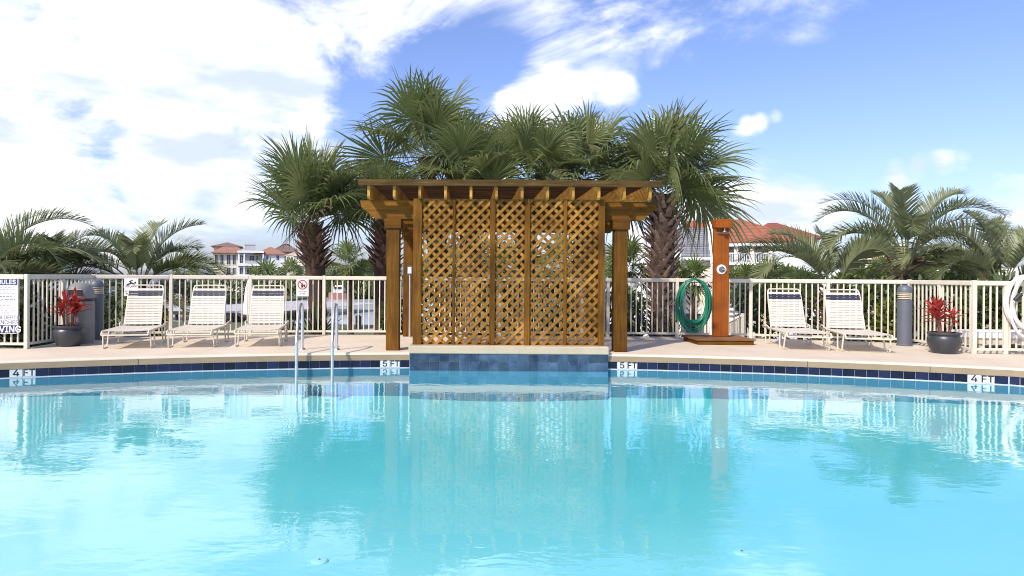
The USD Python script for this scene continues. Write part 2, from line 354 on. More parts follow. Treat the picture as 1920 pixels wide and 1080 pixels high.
class MB:
    """Collects shapes into one mesh."""

    def __init__(self):
        self.v, self.f, self.n = [], [], 0

    def add(self, v, f):
        v, f = np.asarray(v, float), np.asarray(f, int)
        if f.shape[1] == 4:
            f = np.vstack([f[:, [0, 1, 2]], f[:, [0, 2, 3]]])
        self.v.append(v); self.f.append(f + self.n); self.n += len(v)
        return self

    def mesh(self, m):
        return self.add(m.vertices, m.faces)

    def box(self, x0, y0, z0, x1, y1, z1):
        v = [(x, y, z) for x in (x0, x1) for y in (y0, y1) for z in (z0, z1)]
        return self.add(v, [(0, 1, 3, 2), (4, 6, 7, 5), (0, 4, 5, 1), (2, 3, 7, 6), (0, 2, 6, 4), (1, 5, 7, 3)])

    def cbox(self, x0, y0, z0, x1, y1, z1, c=0.006):
        """Box with chamfered edges."""
        pts = []
        for sx, x in ((1, x0), (-1, x1)):
            for sy, y in ((1, y0), (-1, y1)):
                for sz, z in ((1, z0), (-1, z1)):
                    pts += [(x, y + sy * c, z + sz * c), (x + sx * c, y, z + sz * c), (x + sx * c, y + sy * c, z)]
        return self.mesh(trimesh.convex.convex_hull(np.array(pts)))

    def tube(self, pts, r, n=8, caps=True):
        pts = np.asarray(pts, float)
        k = len(pts)
        r = np.broadcast_to(r, (k,))
        t = np.gradient(pts, axis=0)
        t /= np.maximum(np.linalg.norm(t, axis=1, keepdims=True), 1e-9)
        a = np.array([0, 0, 1.0]) if abs(t[0][2]) < 0.9 else np.array([1.0, 0, 0])
        rings = []
        for i in range(k):
            a = a - t[i] * (a @ t[i]); a /= max(np.linalg.norm(a), 1e-9)
            b = np.cross(t[i], a)
            th = np.arange(n) / n * 2 * np.pi
            rings.append(pts[i] + r[i] * (np.cos(th)[:, None] * a + np.sin(th)[:, None] * b))
        v = np.vstack(rings)
        f = []
        for i in range(k - 1):
            for j in range(n):
                q = (j + 1) % n
                f.append((i * n + j, i * n + q, (i + 1) * n + q, (i + 1) * n + j))
        f = np.array(f)
        f = np.vstack([f[:, [0, 1, 2]], f[:, [0, 2, 3]]])
        if caps:
            v = np.vstack([v, pts[0], pts[-1]])
            c0, c1 = k * n, k * n + 1
            f = np.vstack([f, [(c0, (j + 1) % n, j) for j in range(n)], [(c1, (k - 1) * n + j, (k - 1) * n + (j + 1) % n) for j in range(n)]])
        return self.add(v, f)

    def lathe(self, prof, n=24, c=(0, 0, 0)):
        prof = np.asarray(prof, float)
        th = np.arange(n) / n * 2 * np.pi
        v = np.array([(c[0] + r * math.cos(a), c[1] + r * math.sin(a), c[2] + z) for r, z in prof for a in th])
        f = [(i * n + j, i * n + (j + 1) % n, (i + 1) * n + (j + 1) % n, (i + 1) * n + j) for i in range(len(prof) - 1) for j in range(n)]
        return self.add(v, f)

    def poly(self, poly, z0, z1):
        """Shapely polygon in xy extruded between two heights."""
        for g in getattr(poly, "geoms", [poly]):
            if g.area > 1e-7:
                m = trimesh.creation.extrude_polygon(g, z1 - z0, engine="earcut")
                m.apply_translation((0, 0, z0))
                self.mesh(m)
        return self

    def polyxz(self, poly, y0, y1):
        """Shapely polygon in xz extruded from y0 to y1."""
        for g in getattr(poly, "geoms", [poly]):
            if g.area > 1e-7:
                m = trimesh.creation.extrude_polygon(g, abs(y1 - y0), engine="earcut")
                v = np.array(m.vertices)
                v = np.stack([v[:, 0], max(y0, y1) - v[:, 2], v[:, 1]], 1)
                self.add(v, m.faces)
        return self

    def polyyz(self, poly, x0, x1):
        """Shapely polygon in yz extruded from x0 to x1."""
        for g in getattr(poly, "geoms", [poly]):
            if g.area > 1e-7:
                m = trimesh.creation.extrude_polygon(g, abs(x1 - x0), engine="earcut")
                v = np.array(m.vertices)
                v = np.stack([min(x0, x1) + v[:, 2], v[:, 0], v[:, 1]], 1)
                self.add(v, m.faces)
        return self

    def get(self):
        return np.vstack(self.v), np.vstack(self.f)


def xform(g, rotz=0.0, t=(0, 0, 0), rotx=0.0):
    v, f = geo(g)
    cx, sx, cz, sz = math.cos(rotx), math.sin(rotx), math.cos(rotz), math.sin(rotz)
    v = v @ np.array([[1, 0, 0], [0, cx, sx], [0, -sx, cx]])
    v = v @ np.array([[cz, sz, 0], [-sz, cz, 0], [0, 0, 1]])
    return v + np.asarray(t, float), f


def text_on(text, height, x, y, z, depth=0.002, bold=True, rotz=0.0, center=True, squeeze=1.0):
    """Lettering standing upright, read from -y; (x, z) is the middle of the line's foot."""
    m = meshkit.text_mesh(text, height, depth, bold)
    v = np.array(m.vertices)
    v[:, 0] *= squeeze
    if center:
        v[:, 0] -= (v[:, 0].min() + v[:, 0].max()) / 2
    v = np.stack([v[:, 0], -v[:, 2], v[:, 1]], 1)
    c, s = math.cos(rotz), math.sin(rotz)
    v = np.stack([v[:, 0] * c - v[:, 1] * s, v[:, 0] * s + v[:, 1] * c, v[:, 2]], 1)
    return v + np.array([x, y, z]), np.array(m.faces)


def smoothpath(pts, n=12):
    """Catmull-Rom through the points."""
    p = np.asarray(pts, float)
    p = np.vstack([2 * p[0] - p[1], p, 2 * p[-1] - p[-2]])
    out = []
    for i in range(1, len(p) - 2):
        for t in np.arange(n) / n:
            a, b, c, d = p[i - 1], p[i], p[i + 1], p[i + 2]
            out.append(0.5 * ((2 * b) + (c - a) * t + (2 * a - 5 * b + 4 * c - d) * t * t + (3 * b - a - 3 * c + d) * t ** 3))
    out.append(p[-2])
    return np.array(out)


# ------------------------------------------------------------------ pool, deck, land, canal
WZ, FLOOR = -0.24, -1.95
AC, AR = np.array([0.5, -7.8]), 18.0


def arc_y(x):
    return AC[1] + np.sqrt(AR * AR - (x - AC[0]) ** 2)


a0, a1 = math.asin((-9.0 - AC[0]) / AR), math.asin((7.34 - AC[0]) / AR)
ring = [(AC[0] + AR * math.sin(a), AC[1] + AR * math.cos(a)) for a in np.linspace(a0, a1, 130)]
ring += [(7.62, 8.60), (7.84, 8.36), (8.0, 8.05), (8.1, 7.7), (8.12, 7.3), (8.12, 2.2), (7.9, 1.75), (7.5, 1.55)]
ring += [(-9.3, 1.55), (-9.7, 1.75), (-9.9, 2.2), (-9.9, 6.3), (-9.7, 6.9), (-9.4, 7.35)]
pool_poly = Polygon(ring).buffer(0)
rg = np.array(pool_poly.exterior.coords)[:-1]
if Polygon(rg).exterior.is_ccw:
    rg = rg[::-1]
tang = np.roll(rg, -1, 0) - np.roll(rg, 1, 0)
tang /= np.linalg.norm(tang, axis=1, keepdims=True)
outn = np.stack([-tang[:, 1], tang[:, 0]], 1)      # clockwise ring: left of travel is outside
prof = [(.034, 0.0), (.014, -.005), (.003, -.016), (0, -.034), (0, -.118), (.016, -.122)]
FY = 13.0
LN, LC, RC, RN = (-6.93, 10.28), (-6.87, 12.0), (8.05, 12.0), (8.02, 10.42)
LJ = [((p - CX) / F_PX * y, y) for p, y in ((321, 12.5), (470, 12.75), (608, 12.92))]
RJ = [((p - CX) / F_PX * y, y) for p, y in ((1270, 12.95), (1408, 12.8), (1553, 12.45))]
DECK = Polygon([(-16, -10), (18, -10), (18, 11.9), (RC[0] + .12, 12.12)] + [(x, y + .14) for x, y in RJ[::-1]] + [(2.5, 13.15), (-1.3, 13.15)] + [(x, y + .14) for x, y in LJ[::-1]] + [(LC[0] - .1, 12.12), (LN[0] - .1, 10.40), (-16, 10.40)])
deck = MB()
n = len(rg)
rows = [np.column_stack([rg + o * outn, np.full(n, z)]) for o, z in prof]
vv = np.vstack(rows)
ff = [(i * n + j, (i + 1) * n + j, (i + 1) * n + (j + 1) % n, i * n + (j + 1) % n) for i in range(len(prof) - 1) for j in range(n)]
deck.add(vv, ff[:3 * n])
cop = MB().add(vv, ff[3 * n:])
hole = Polygon(rg + prof[0][0] * outn)
m = trimesh.creation.extrude_polygon(DECK.difference(hole), 0.3, engine="earcut")
v = np.array(m.vertices); fz = np.array(m.faces)
top = np.all(v[fz][:, :, 2] > 0.29, axis=1)
v[:, 2] -= 0.3
deck.add(v, fz[top])
dk = struct("pool_deck", deck, "deck_paint")
part(dk, "coping_face", cop, "coping_shaded")
wall = MB()
band = MB()
wp = [(.016, -.122), (.016, -.236)]
rows = [np.column_stack([rg + o * outn, np.full(n, z)]) for o, z in wp]
band.add(np.vstack(rows), [(j, n + j, n + (j + 1) % n, (j + 1) % n) for j in range(n)])
wp = [(.010, -.2285), (.009, -.246)]
rows = [np.column_stack([rg + o * outn, np.full(n, z)]) for o, z in wp]
band.add(np.vstack(rows), [(j, n + j, n + (j + 1) % n, (j + 1) % n) for j in range(n)])
wp = [(.016, -.236), (.016, FLOOR)]
rows = [np.column_stack([rg + o * outn, np.full(n, z)]) for o, z in wp]
wall.add(np.vstack(rows), [(j, n + j, n + (j + 1) % n, (j + 1) % n) for j in range(n)])
pw = struct("pool_wall", wall, "plaster_blue")
part(pw, "tile_bed", band, "grout")


def floor_z(x, y):
    """The floor falls from the sides to five feet in the middle."""
    wd = np.clip(arc_y(np.clip(x, -9.9, 8.2)) - y, 0, None)
    cove = .40 * np.exp(-(wd / .75) ** 1.3)
    return -1.10 + cove + .26 * np.clip(np.abs(x - .6) / 8, 0, 1) ** 1.5 + .30 * np.clip((6.5 - y) / 4, 0, 1)


gx_, gy_ = np.meshgrid(np.linspace(-10.4, 8.6, 40), np.linspace(1.2, 10.6, 60), indexing="ij")
fv = np.stack([gx_, gy_, floor_z(gx_, gy_)], -1).reshape(-1, 3)
fq = np.array([(i * 60 + j, (i + 1) * 60 + j, (i + 1) * 60 + j + 1, i * 60 + j + 1) for i in range(39) for j in range(59)])
pf = struct("pool_floor", MB().add(fv, fq), "plaster", True)
# water sheet
wm = trimesh.creation.extrude_polygon(Polygon(rg + .015 * outn), 0.01, engine="earcut")
v = np.array(wm.vertices); fz = np.array(wm.faces)
fz = fz[np.all(v[fz][:, :, 2] > 0.009, axis=1)]
v[:, 2] = WZ
struct("pool_water", (v, fz), "pool_water_look")
# supporting side of the raised deck
edge = np.array(DECK.exterior.coords)
sk = MB()
sk.poly(DECK.difference(DECK.buffer(-0.25)), -4.3, -0.31)
struct("deck_foundation", sk, "wall_cream")
# edge beam under the deck rim
eb = MB(); eb.poly(DECK.difference(DECK.buffer(-0.30)), -0.30, -0.004)
struct("deck_edge", eb, "deck_paint")

# waterline tiles, one by one, along the arc either side of the ledge
TW, LX0, LX1, LY = 0.1525, -0.912, 2.138, 10.06
MARK = {-1: [], 1: []}


def arc_at(x_start, s, side):
    a = math.asin((x_start - AC[0]) / (AR + .016)) + side * s / (AR + .016)
    return a


def tile_box(a, wd, z0, z1, th=0.010):
    """A tile standing on the pool wall at angle a of the arc."""
    r = AR + .016
    c = AC + r * np.array([math.sin(a), math.cos(a)])
    t = np.array([math.cos(a), -math.sin(a)]); nrm = np.array([-math.sin(a), -math.cos(a)])
    b = MB().cbox(-wd / 2, -th, z0, wd / 2, 0.001, z1, 0.0025)
    v, f = b.get()
    w = c + v[:, :1] * t + (-v[:, 1:2]) * nrm
    return np.column_stack([w, v[:, 2]]), f, c, t, nrm


marks = {(-1, 0): None}
for side, x0, cnt in ((-1, LX0, 41), (1, LX1, 40)):
    for i in range(cnt):
        a = arc_at(x0, (i + .5) * TW, side)
        c = AC + (AR + .016) * np.array([math.sin(a), math.cos(a)])
        px = CX + F_PX * c[0] / c[1]
        if not (-40 < px < 1945) or c[0] > 7.33:
            continue
        txt = None
        for lo, hi, num in ((17, 66, "4"), (709, 748, "5"), (1154, 1193, "5"), (1821, 1868, "4")):
            mid = (lo + hi) / 2
            if lo - 2 < px < mid:
                txt = num
            elif mid <= px < hi + 2:
                txt = "FT"
        v, f, c, t, nrm = tile_box(a, TW - .006, -.228, -.124)
        if txt:
            tp = part(pw, "marker_tile", (v, f), "tile_white", label="white depth marker tile")
            g, gf = text_on(txt, .088, 0, 0, 0, depth=.0012, squeeze=1.0 if txt == "FT" else 1.1)
            gw = c + g[:, :1] * t + (.0102 - g[:, 1:2]) * nrm
            part(tp, "lettering", (np.column_stack([gw, g[:, 2] - .216]), gf), "print_black")
        else:
            part(pw, "tile", (v, f), "tile_navy")

# tiles going on round the tight right corner
cp = [np.array([AC[0] + (AR + .016) * math.sin(a), AC[1] + (AR + .016) * math.cos(a)]) for a in np.linspace(math.asin((7.34 - AC[0]) / AR) - .004, math.asin((7.34 - AC[0]) / AR), 3)]
cp += [np.array(p_) + .016 * np.array([.7, .7]) for p_ in ((7.62, 8.60), (7.84, 8.36), (8.0, 8.05), (8.1, 7.7), (8.12, 7.3))]
cp = np.array(cp)
cl = np.concatenate([[0], np.cumsum(np.linalg.norm(np.diff(cp, axis=0), axis=1))])
for i in range(int(cl[-1] / TW)):
    s_ = (i + .5) * TW
    c = np.array([np.interp(s_, cl, cp[:, k]) for k in (0, 1)])
    c2 = np.array([np.interp(s_ + .02, cl, cp[:, k]) for k in (0, 1)])
    t_ = unit2 = (c2 - c) / np.linalg.norm(c2 - c)
    v, f = MB().cbox(-TW / 2 + .003, -.010, -.228, TW / 2 - .003, .004, -.124, .0025).get()
    nr = np.array([t_[1], -t_[0]])
    part(pw, "tile", (np.column_stack([c + v[:, :1] * t_ - v[:, 1:2] * nr, v[:, 2]]), f), "tile_navy")

# raised ledge under the lattice
lg = MB().box(LX0, LY + .012, FLOOR, LX1, 10.50, -.006)
ledge = struct("pool_ledge", lg, "plaster_blue")
part(ledge, "tile_bed", MB().box(LX0 - .001, LY + .0105, -.264, LX1 + .001, LY + .02, -.007), "grout")
part(ledge, "ledge_coping", MB().cbox(LX0 - .012, LY - .016, -.006, LX1 + .012, 10.52, .112, .012), "coping_stone")
for k in range(20):
    for r, (z0, z1) in enumerate(((-.130, -.008), (-.262, -.135))):
        part(ledge, "tile", MB().cbox(LX0 + k * TW + .003, LY, z0, LX0 + (k + 1) * TW - .003, LY + .013, z1, .0025), "tile_blue")

# joints cut across the coping's face
for px in (260, 1095 + 420, 1745):
    a = math.atan2((px - CX) / F_PX * 9.9 - AC[0], 17.7)
    for _ in range(30):
        c = AC + AR * np.array([math.sin(a), math.cos(a)])
        a += ((px - CX) / F_PX - c[0] / c[1]) * .5
    t_ = np.array([math.cos(a), -math.sin(a)]); nr = np.array([-math.sin(a), -math.cos(a)])
    v, f = MB().box(-.0035, -.002, -.118, .0035, .02, -.03).get()
    part(dk, "coping_joint", (np.column_stack([c + v[:, :1] * t_ - v[:, 1:2] * nr, v[:, 2]]), f), "dark_wood")

# floor fittings seen through the water
for px, py in ((599, 1052), (1391, 1036)):
    v0 = P(px, py, 1.0) - np.array([0, 0, EYE]); D = 5.0
    for _ in range(20):
        c = np.array([0, 0, EYE]) + D * v0
        D = (floor_z(c[0], c[1]) + .004 - EYE) / v0[2]
    fz_ = floor_z(c[0], c[1])
    fp = part(pf, "floor_inlet", MB().lathe([(.0, .012), (.03, .014), (.055, .012), (.062, .004), (.062, -.004)], 28, (c[0], c[1], fz_ + .004)), "white_plastic", 30)
    part(fp, "inlet_hole", MB().lathe([(.0, .0165), (.009, .0165), (.009, .012)], 12, (c[0], c[1], fz_ + .004)), "bin_dark")

# land and canal
GZ, CZ = -4.0, -4.3
canal = Polygon([(-260, 74), (-40, 70), (-8, 66), (1, 72), (4, 90), (-2, 160), (-34, 160), (-38, 117), (-80, 115), (-260, 120)])
land = Polygon([(-900, -200), (900, -200), (900, 2500), (-900, 2500)]).difference(canal).difference(DECK.buffer(-.2))
struct("ground", MB().poly(land, GZ - .9, GZ), "grass")
struct("canal_water", MB().poly(canal.buffer(.5), CZ - .3, CZ), "canal_water_look")
struct("canal_bed", MB().poly(Polygon([(-900, 40), (300, 40), (300, 300), (-900, 300)]), -5.6, -5.2), "seawall")
single("sea_wall", MB().poly(canal.boundary.buffer(.22), CZ - .2, GZ + .12), "seawall", "low dark sea wall edging the canal behind the fence", "sea wall")
struct("canal_bank", MB().poly(Polygon([(-12, 60), (3, 58), (3, 71), (-8, 65.6)]), GZ - .3, GZ + .02), "sand_ground")
struct("parking_lot", MB().poly(Polygon([(9, 40), (40, 40), (44, 75), (16, 75)]), GZ - .3, GZ + .012), "asphalt")

# ------------------------------------------------------------------ pergola
pg = thing("pergola", "brown timber pergola with lattice front on the tiled ledge", "pergola", (0.6, 11.5, 0))
PYF, PYB, PXL, PXR = 10.47, 12.82, -1.21, 2.40
for x, y in ((PXL, PYF), (PXR, PYF), (PXL + .03, PYB), (PXR, PYB)):
    top = 2.085 if y == PYF else 2.04
    p = part(pg, "post", MB().cbox(x - .103, y - .103, 0, x + .103, y + .103, top - .001, .008), "wood_z", w=True)
    part(p, "post_cap", MB().cbox(x - .133, y - .133, top - .15, x + .133, y + .133, top, .008), "wood_x", w=True)


def beam(y, x0, x1, z0, z1, th):
    pl = Polygon([(x0, z1), (x0 + .015, z1 - .10), (x0 + .24, z0), (x1 - .24, z0), (x1 - .015, z1 - .10), (x1, z1)])
    return MB().polyxz(pl, y - th / 2, y + th / 2)


part(pg, "beam", beam(PYF, -1.74, 2.98, 2.087, 2.378, .13), "wood_x", w=True)
part(pg, "beam", beam(PYB, -1.70, 2.98, 2.042, 2.378, .13), "wood_x", w=True)
for i in range(12):
    x = -1.565 + .3955 * i
    pl = Polygon([(10.13, 2.62), (10.13, 2.41), (10.16, 2.382), (13.08, 2.382), (13.22, 2.42), (13.24, 2.62)])
    part(pg, "rafter", MB().polyyz(pl, x - .02, x + .02), "wood_rafter", w=True)
rng = np.random.default_rng(5)
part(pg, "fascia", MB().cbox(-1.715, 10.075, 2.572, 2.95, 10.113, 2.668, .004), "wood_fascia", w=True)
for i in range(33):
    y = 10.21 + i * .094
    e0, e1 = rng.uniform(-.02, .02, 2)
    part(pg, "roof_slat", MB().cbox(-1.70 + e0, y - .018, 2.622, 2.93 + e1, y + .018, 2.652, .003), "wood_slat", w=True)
# lattice screen: five panels of crossing slats between stiles
LYF = 10.262
ST = [(-.878, -.744, .05), (-.263, -.220, .03), (.3176, .402, .05), (.861, .944, .05), (1.471, 1.521, .03), (2.014, 2.110, .05)]
for x0, x1, th in ST:
    part(pg, "lattice_stile", MB().cbox(x0, LYF - th / 2 - .012, .113, x1, LYF + th / 2, 2.395, .004), "wood_z", w=True)
part(pg, "lattice_rail", MB().cbox(-.744, LYF + .012, 2.345, 2.014, LYF + .04, 2.395, .003), "wood_x", w=True)
part(pg, "lattice_rail", MB().cbox(-.744, LYF + .012, .113, 2.014, LYF + .04, .150, .003), "wood_x", w=True)
PITCH, SW = .1525, .045
for k in range(5):
    x0, x1 = ST[k][1] + .001, ST[k + 1][0] - .001
    z0, z1 = .114, 2.392
    lp = part(pg, "lattice_panel", MB().box(x0, LYF + .0105, 2.385, x1, LYF + .012, 2.392), "wood_lattice", w=True)
    clip = sbox(x0, z0, x1, z1)
    for sgn in (1, -1):
        c0 = math.floor((z0 - (sgn * x1 if sgn > 0 else -x0)) / PITCH) - 1
        for j in range(c0, c0 + 26):
            c = j * PITCH + (.03 if sgn > 0 else .06)
            ln = LineString([(x0 - 1, sgn * (x0 - 1) + c), (x1 + 1, sgn * (x1 + 1) + c)])
            s_ = ln.buffer(SW / 2, cap_style=2).intersection(clip)
            if s_.area > .0015:
                y0 = LYF - .010 if sgn > 0 else LYF + .001
                part(lp, "slat", MB().polyxz(s_, y0, y0 + .009), "wood_lattice", w=True)

# conduit with a switch box in front of the rear post
cd = thing("outlet_conduit", "thin grey conduit with a box on top beside the pergola's left rear post", "conduit", (-1.135, 12.52, 0))
part(cd, "pipe", MB().tube([(0, 0, 0), (0, 0, 1.22)], .016, 10), "metal_steel", 40)
bx_ = part(cd, "box", MB().cbox(-.05, -.035, 1.20, .05, .035, 1.37, .012), "bollard_grey")
part(bx_, "cover", MB().cbox(-.035, -.045, 1.225, .035, -.034, 1.345, .006), "white_plastic")

# ------------------------------------------------------------------ fences
FT, FB = 1.165, 0.075


def fence(label, pts, posts, skip=(), step=.1035, phase=.5):
    """pts: corner points; rails run between them, pickets every step; posts at these distances along the run (leg, share)."""
    o = np.array([*np.mean(np.array(pts), axis=0), 0])
    t = thing("pool_fence", label, "fence", o)
    for k, (a, b) in enumerate(zip(pts[:-1], pts[1:])):
        a, b = np.array(a, float), np.array(b, float)
        L = np.linalg.norm(b - a); d = (b - a) / L; ang = math.atan2(d[1], d[0])

        def put(name, g, mat="fence_paint"):
            part(t, name, xform(g, ang, (a[0], a[1], 0)), mat, w=True)
        put("top_rail", MB().cbox(.031, -.032, FT - .075, L - .031, .032, FT, .010))
        put("bottom_rail", MB().cbox(.031, -.018, FB - .018, L - .031, .018, FB + .022, .004))
        ps = [s for kk, s in posts if kk == k]
        for i in range(int(L / step)):
            s = (i + phase) * step
            if s > L - .04 or s < .04 or any(abs(s - q) < .055 for q in ps):
                continue
            put("picket", MB().cbox(s - .0115, -.0115, FB + .022, s + .0115, .0115, FT - .075, .003))
        for q in ps:
            put("post", MB().cbox(q - .031, -.030, 0, q + .031, .030, FT - .0755 if .01 < q < L - .01 else FT + .008, .006))
    return t


fence("white picket fence from the rules sign round behind the three left loungers", [(-12.5, 10.28), LN, LC] + LJ + [(-1.30, FY)],
      [(0, 12.5 - 6.93 - 1.8), (0, 1.9), (1, 0.0), (1, .86), (2, 0.0), (3, 0.0), (4, 0.0), (5, 0.0)])
fence("short white picket fence seen through the lattice under the pergola", [(-1.05, FY), (2.27, FY)], [(0, .03), (0, 1.66), (0, 3.29)])
fence("white picket fence from the pergola past the shower to the right planter", [(2.53, FY)] + RJ + [RC, RN, (12.5, 10.42)],
      [(0, .22), (1, 0.0), (2, 0.0), (3, 0.0), (4, 0.0), (4, .80), (5, 0.0), (5, .50), (5, 2.3)])

# ------------------------------------------------------------------ loungers
def make_chaise(label, loc, rotz, flat=False):
    """Feet towards -y; the back rises at +y."""
    t = thing("chaise_lounge", label, "lounge chair", loc, rotz, "white strap lounge chairs on the deck")
    W, SH, yf, yh = .335, .285, -.78, .36
    back = np.array([0, .26, .60]) if not flat else np.array([0, .62, .02])
    bu = back / np.linalg.norm(back); BL = .70
    for s in (-1, 1):
        part(t, "side_rail", MB().tube(smoothpath([(s * W, yh + .28, SH), (s * W, 0, SH), (s * W, yf + .12, SH), (s * W, yf + .02, SH - .015), (s * W, yf, SH - .06)], 6), .0135, 8), "chaise_frame", 50)
    part(t, "foot_rail", MB().tube([(-W, yf, SH - .06), (W, yf, SH - .06)], .0125, 8), "chaise_frame", 50)
    for yc in (-.52, .36):
        for s in (-1, 1):
            pts = smoothpath([(s * W, yc - .16, SH), (s * (W + .012), yc - .13, .10), (s * (W + .012), yc - .10, .014), (s * (W + .012), yc + .02, .013), (s * (W + .012), yc + .10, .014), (s * (W + .012), yc + .13, .10), (s * W, yc + .16, SH)], 5)
            part(t, "leg", MB().tube(pts, .0125, 8), "chaise_frame", 50)
    for yc in (-.10, .34):
        part(t, "cross_bar", MB().tube([(-W, yc, SH - .022), (W, yc, SH - .022)], .010, 6), "chaise_frame", 50)
    hb = np.array([0, yh, SH + .012])
    q = lambda sx, u: hb + bu * u + np.array([sx * (.290 - .015 * u), 0, 0])
    e = BL + .045
    pts = [q(-1, 0), q(-1, .3), q(-1, e - .12), q(-1, e - .05) + bu * .02 + [.015, 0, 0], q(-1, e) + [.07, 0, 0], q(1, e) + [-.07, 0, 0], q(1, e - .05) + bu * .02 + [-.015, 0, 0], q(1, e - .12), q(1, .3), q(1, 0)]
    part(t, "back_frame", MB().tube(smoothpath(pts, 6), .0135, 8), "chaise_frame", 50)
    for s in (-1, 1):   # arm loops by the hinge
        part(t, "arm_loop", MB().tube(smoothpath([(s * W, yh - .10, SH), (s * (W + .03), yh + .02, SH + .05), (s * (W + .035), yh + .16, SH + .06), (s * (W + .02), yh + .27, SH + .01), (s * W, yh + .28, SH)], 5), .011, 7), "chaise_frame", 50)
    # straps: bands wound over the frame
    bn = np.cross([1.0, 0, 0], bu)

    def strap(mid, along, nrm, w, h, mat, sag):
        xs = np.linspace(-1, 1, 9)
        v, f = [], []
        for i, x in enumerate(xs):
            c = mid + np.array([x * w, 0, 0]) + nrm * (.012 - sag * (1 - x * x))
            for a_, b_ in ((-h / 2, 0), (h / 2, 0), (h / 2, -.004), (-h / 2, -.004)):
                v.append(c + along * a_ + nrm * b_)
        for i in range(8):
            for k in range(4):
                f.append((i * 4 + k, i * 4 + (k + 1) % 4, (i + 1) * 4 + (k + 1) % 4, (i + 1) * 4 + k))
        b = MB().add(v, f)
        for sx in (-1, 1):   # the turn round the tube
            b.mesh(trimesh.convex.convex_hull(np.array([mid + np.array([sx * (w + dx), 0, 0]) + nrm * dz + along * a_ for dx in (-.006, .012) for dz in (-.016, .012) for a_ in (-h / 2, h / 2)])))
        part(t, "strap", b, mat)
    nB = 14
    for i in range(nB):
        u = .035 + i * (BL - .07) / (nB - 1)
        strap(hb + bu * u, bu, -bn if bn[1] > 0 else bn, .284 - .015 * u, .0405, "strap_navy" if i in (nB - 2, nB - 3) else "strap_white", .004)
    nS = 23
    for i in range(nS):
        y = yf + .05 + i * (yh - yf - .06) / (nS - 1)
        strap(np.array([0, y, SH]), np.array([0, 1.0, 0]), np.array([0, 0, 1.0]), W - .004, .0405, "strap_white", .012)
    for y in (-.45, -.2, .1):
        pass
    return t


CH = [((-5.57, 11.02), 14, "leftmost white lounge chair, partly behind the swim sign"),
      ((-4.58, 11.22), 9, "middle of the three white lounge chairs left of the ladder"),
      ((-3.58, 11.42), 9.5, "white lounge chair nearest the no-glass sign and pool ladder"),
      ((5.68, 11.45), -10, "white lounge chair nearest the outdoor shower"),
      ((6.56, 11.2), -14, "white lounge chair nearest the right bollard light")]
proto = None
for (x, y), rz, lb in CH:
    if proto is None:
        proto = make_chaise(lb, (x, y, 0), rz)
    else:
        dup(proto, (x, y, 0), rz, lb)
fl_ = thing("sun_bench", "low white flat lounger behind the fence at the right edge", "lounger", (9.6, 11.35, 0))
pl = sbox(-1.15, -.33, 1.4, .33).buffer(-.2).buffer(.2)
part(fl_, "top_pad", MB().poly(pl, .20, .285).poly(pl.buffer(-.012), .285, .296), "canvas_white")
part(fl_, "skirt", MB().poly(pl.buffer(-.03), .10, .199), "chaise_frame")
for sx in (-.95, .0, 1.1):
    for sy in (-.24, .24):
        part(fl_, "leg", MB().cbox(sx - .03, sy - .03, 0, sx + .03, sy + .03, .10, .004), "chaise_frame")

# ------------------------------------------------------------------ bin, bollards, planters
tb = thing("trash_bin", "grey cylindrical trash bin with domed lid behind the left red plant", "trash bin", (-6.64, 11.20, 0))
part(tb, "body", MB().lathe([(.0, 0), (.212, 0), (.218, .012), (.218, .70), (.21, .715), (0, .715)], 40), "bin_grey", 40)
part(tb, "neck", MB().lathe([(.200, .715), (.200, .765)], 40), "black_metal", 40)
ld = part(tb, "lid", MB().lathe([(.205, .765), (.226, .765), (.228, .80), (.220, .815), (.215, .86), (.195, .93), (.155, .985), (.10, 1.02), (.04, 1.035), (0, 1.037)], 40), "bin_grey", 40)
mp = xform(MB().cbox(-.125, -.012, 0, .125, .012, .125, .01), 0, (.05, -.196, .81), .35)
part(ld, "flap", mp, "bin_dark")


def make_bollard(label, loc):
    t = thing("bollard_light", label, "bollard light", loc, 0, "grey bollard lights by the fence")
    part(t, "base", MB().lathe([(.125, 0), (.125, .02), (.116, .03)], 32), "bollard_grey", 40)
    part(t, "shaft", MB().lathe([(.115, .01), (.115, .815), (.10, .82)], 32), "bollard_grey", 40)
    part(t, "lamp_lens", MB().lathe([(.088, .80), (.088, .955)], 32), "bollard_louver", 40)
    for i in range(4):
        z = .835 + i * .033
        part(t, "louver", MB().lathe([(.090, z + .012), (.116, z - .004), (.116, z + .004), (.090, z + .02)], 32), "bollard_louver")
    part(t, "cap", MB().lathe([(.09, .95), (.117, .95), (.118, .975), (.114, 1.0), (.10, 1.035), (.075, 1.06), (.04, 1.075), (0, 1.08)], 32), "bollard_grey", 40)
    return t


bl = make_bollard("left grey bollard light, behind the trash bin", (-6.66, 11.72, 0))
dup(bl, (7.74, 11.66, 0), 0, "right grey bollard light between lounge chair and planter")


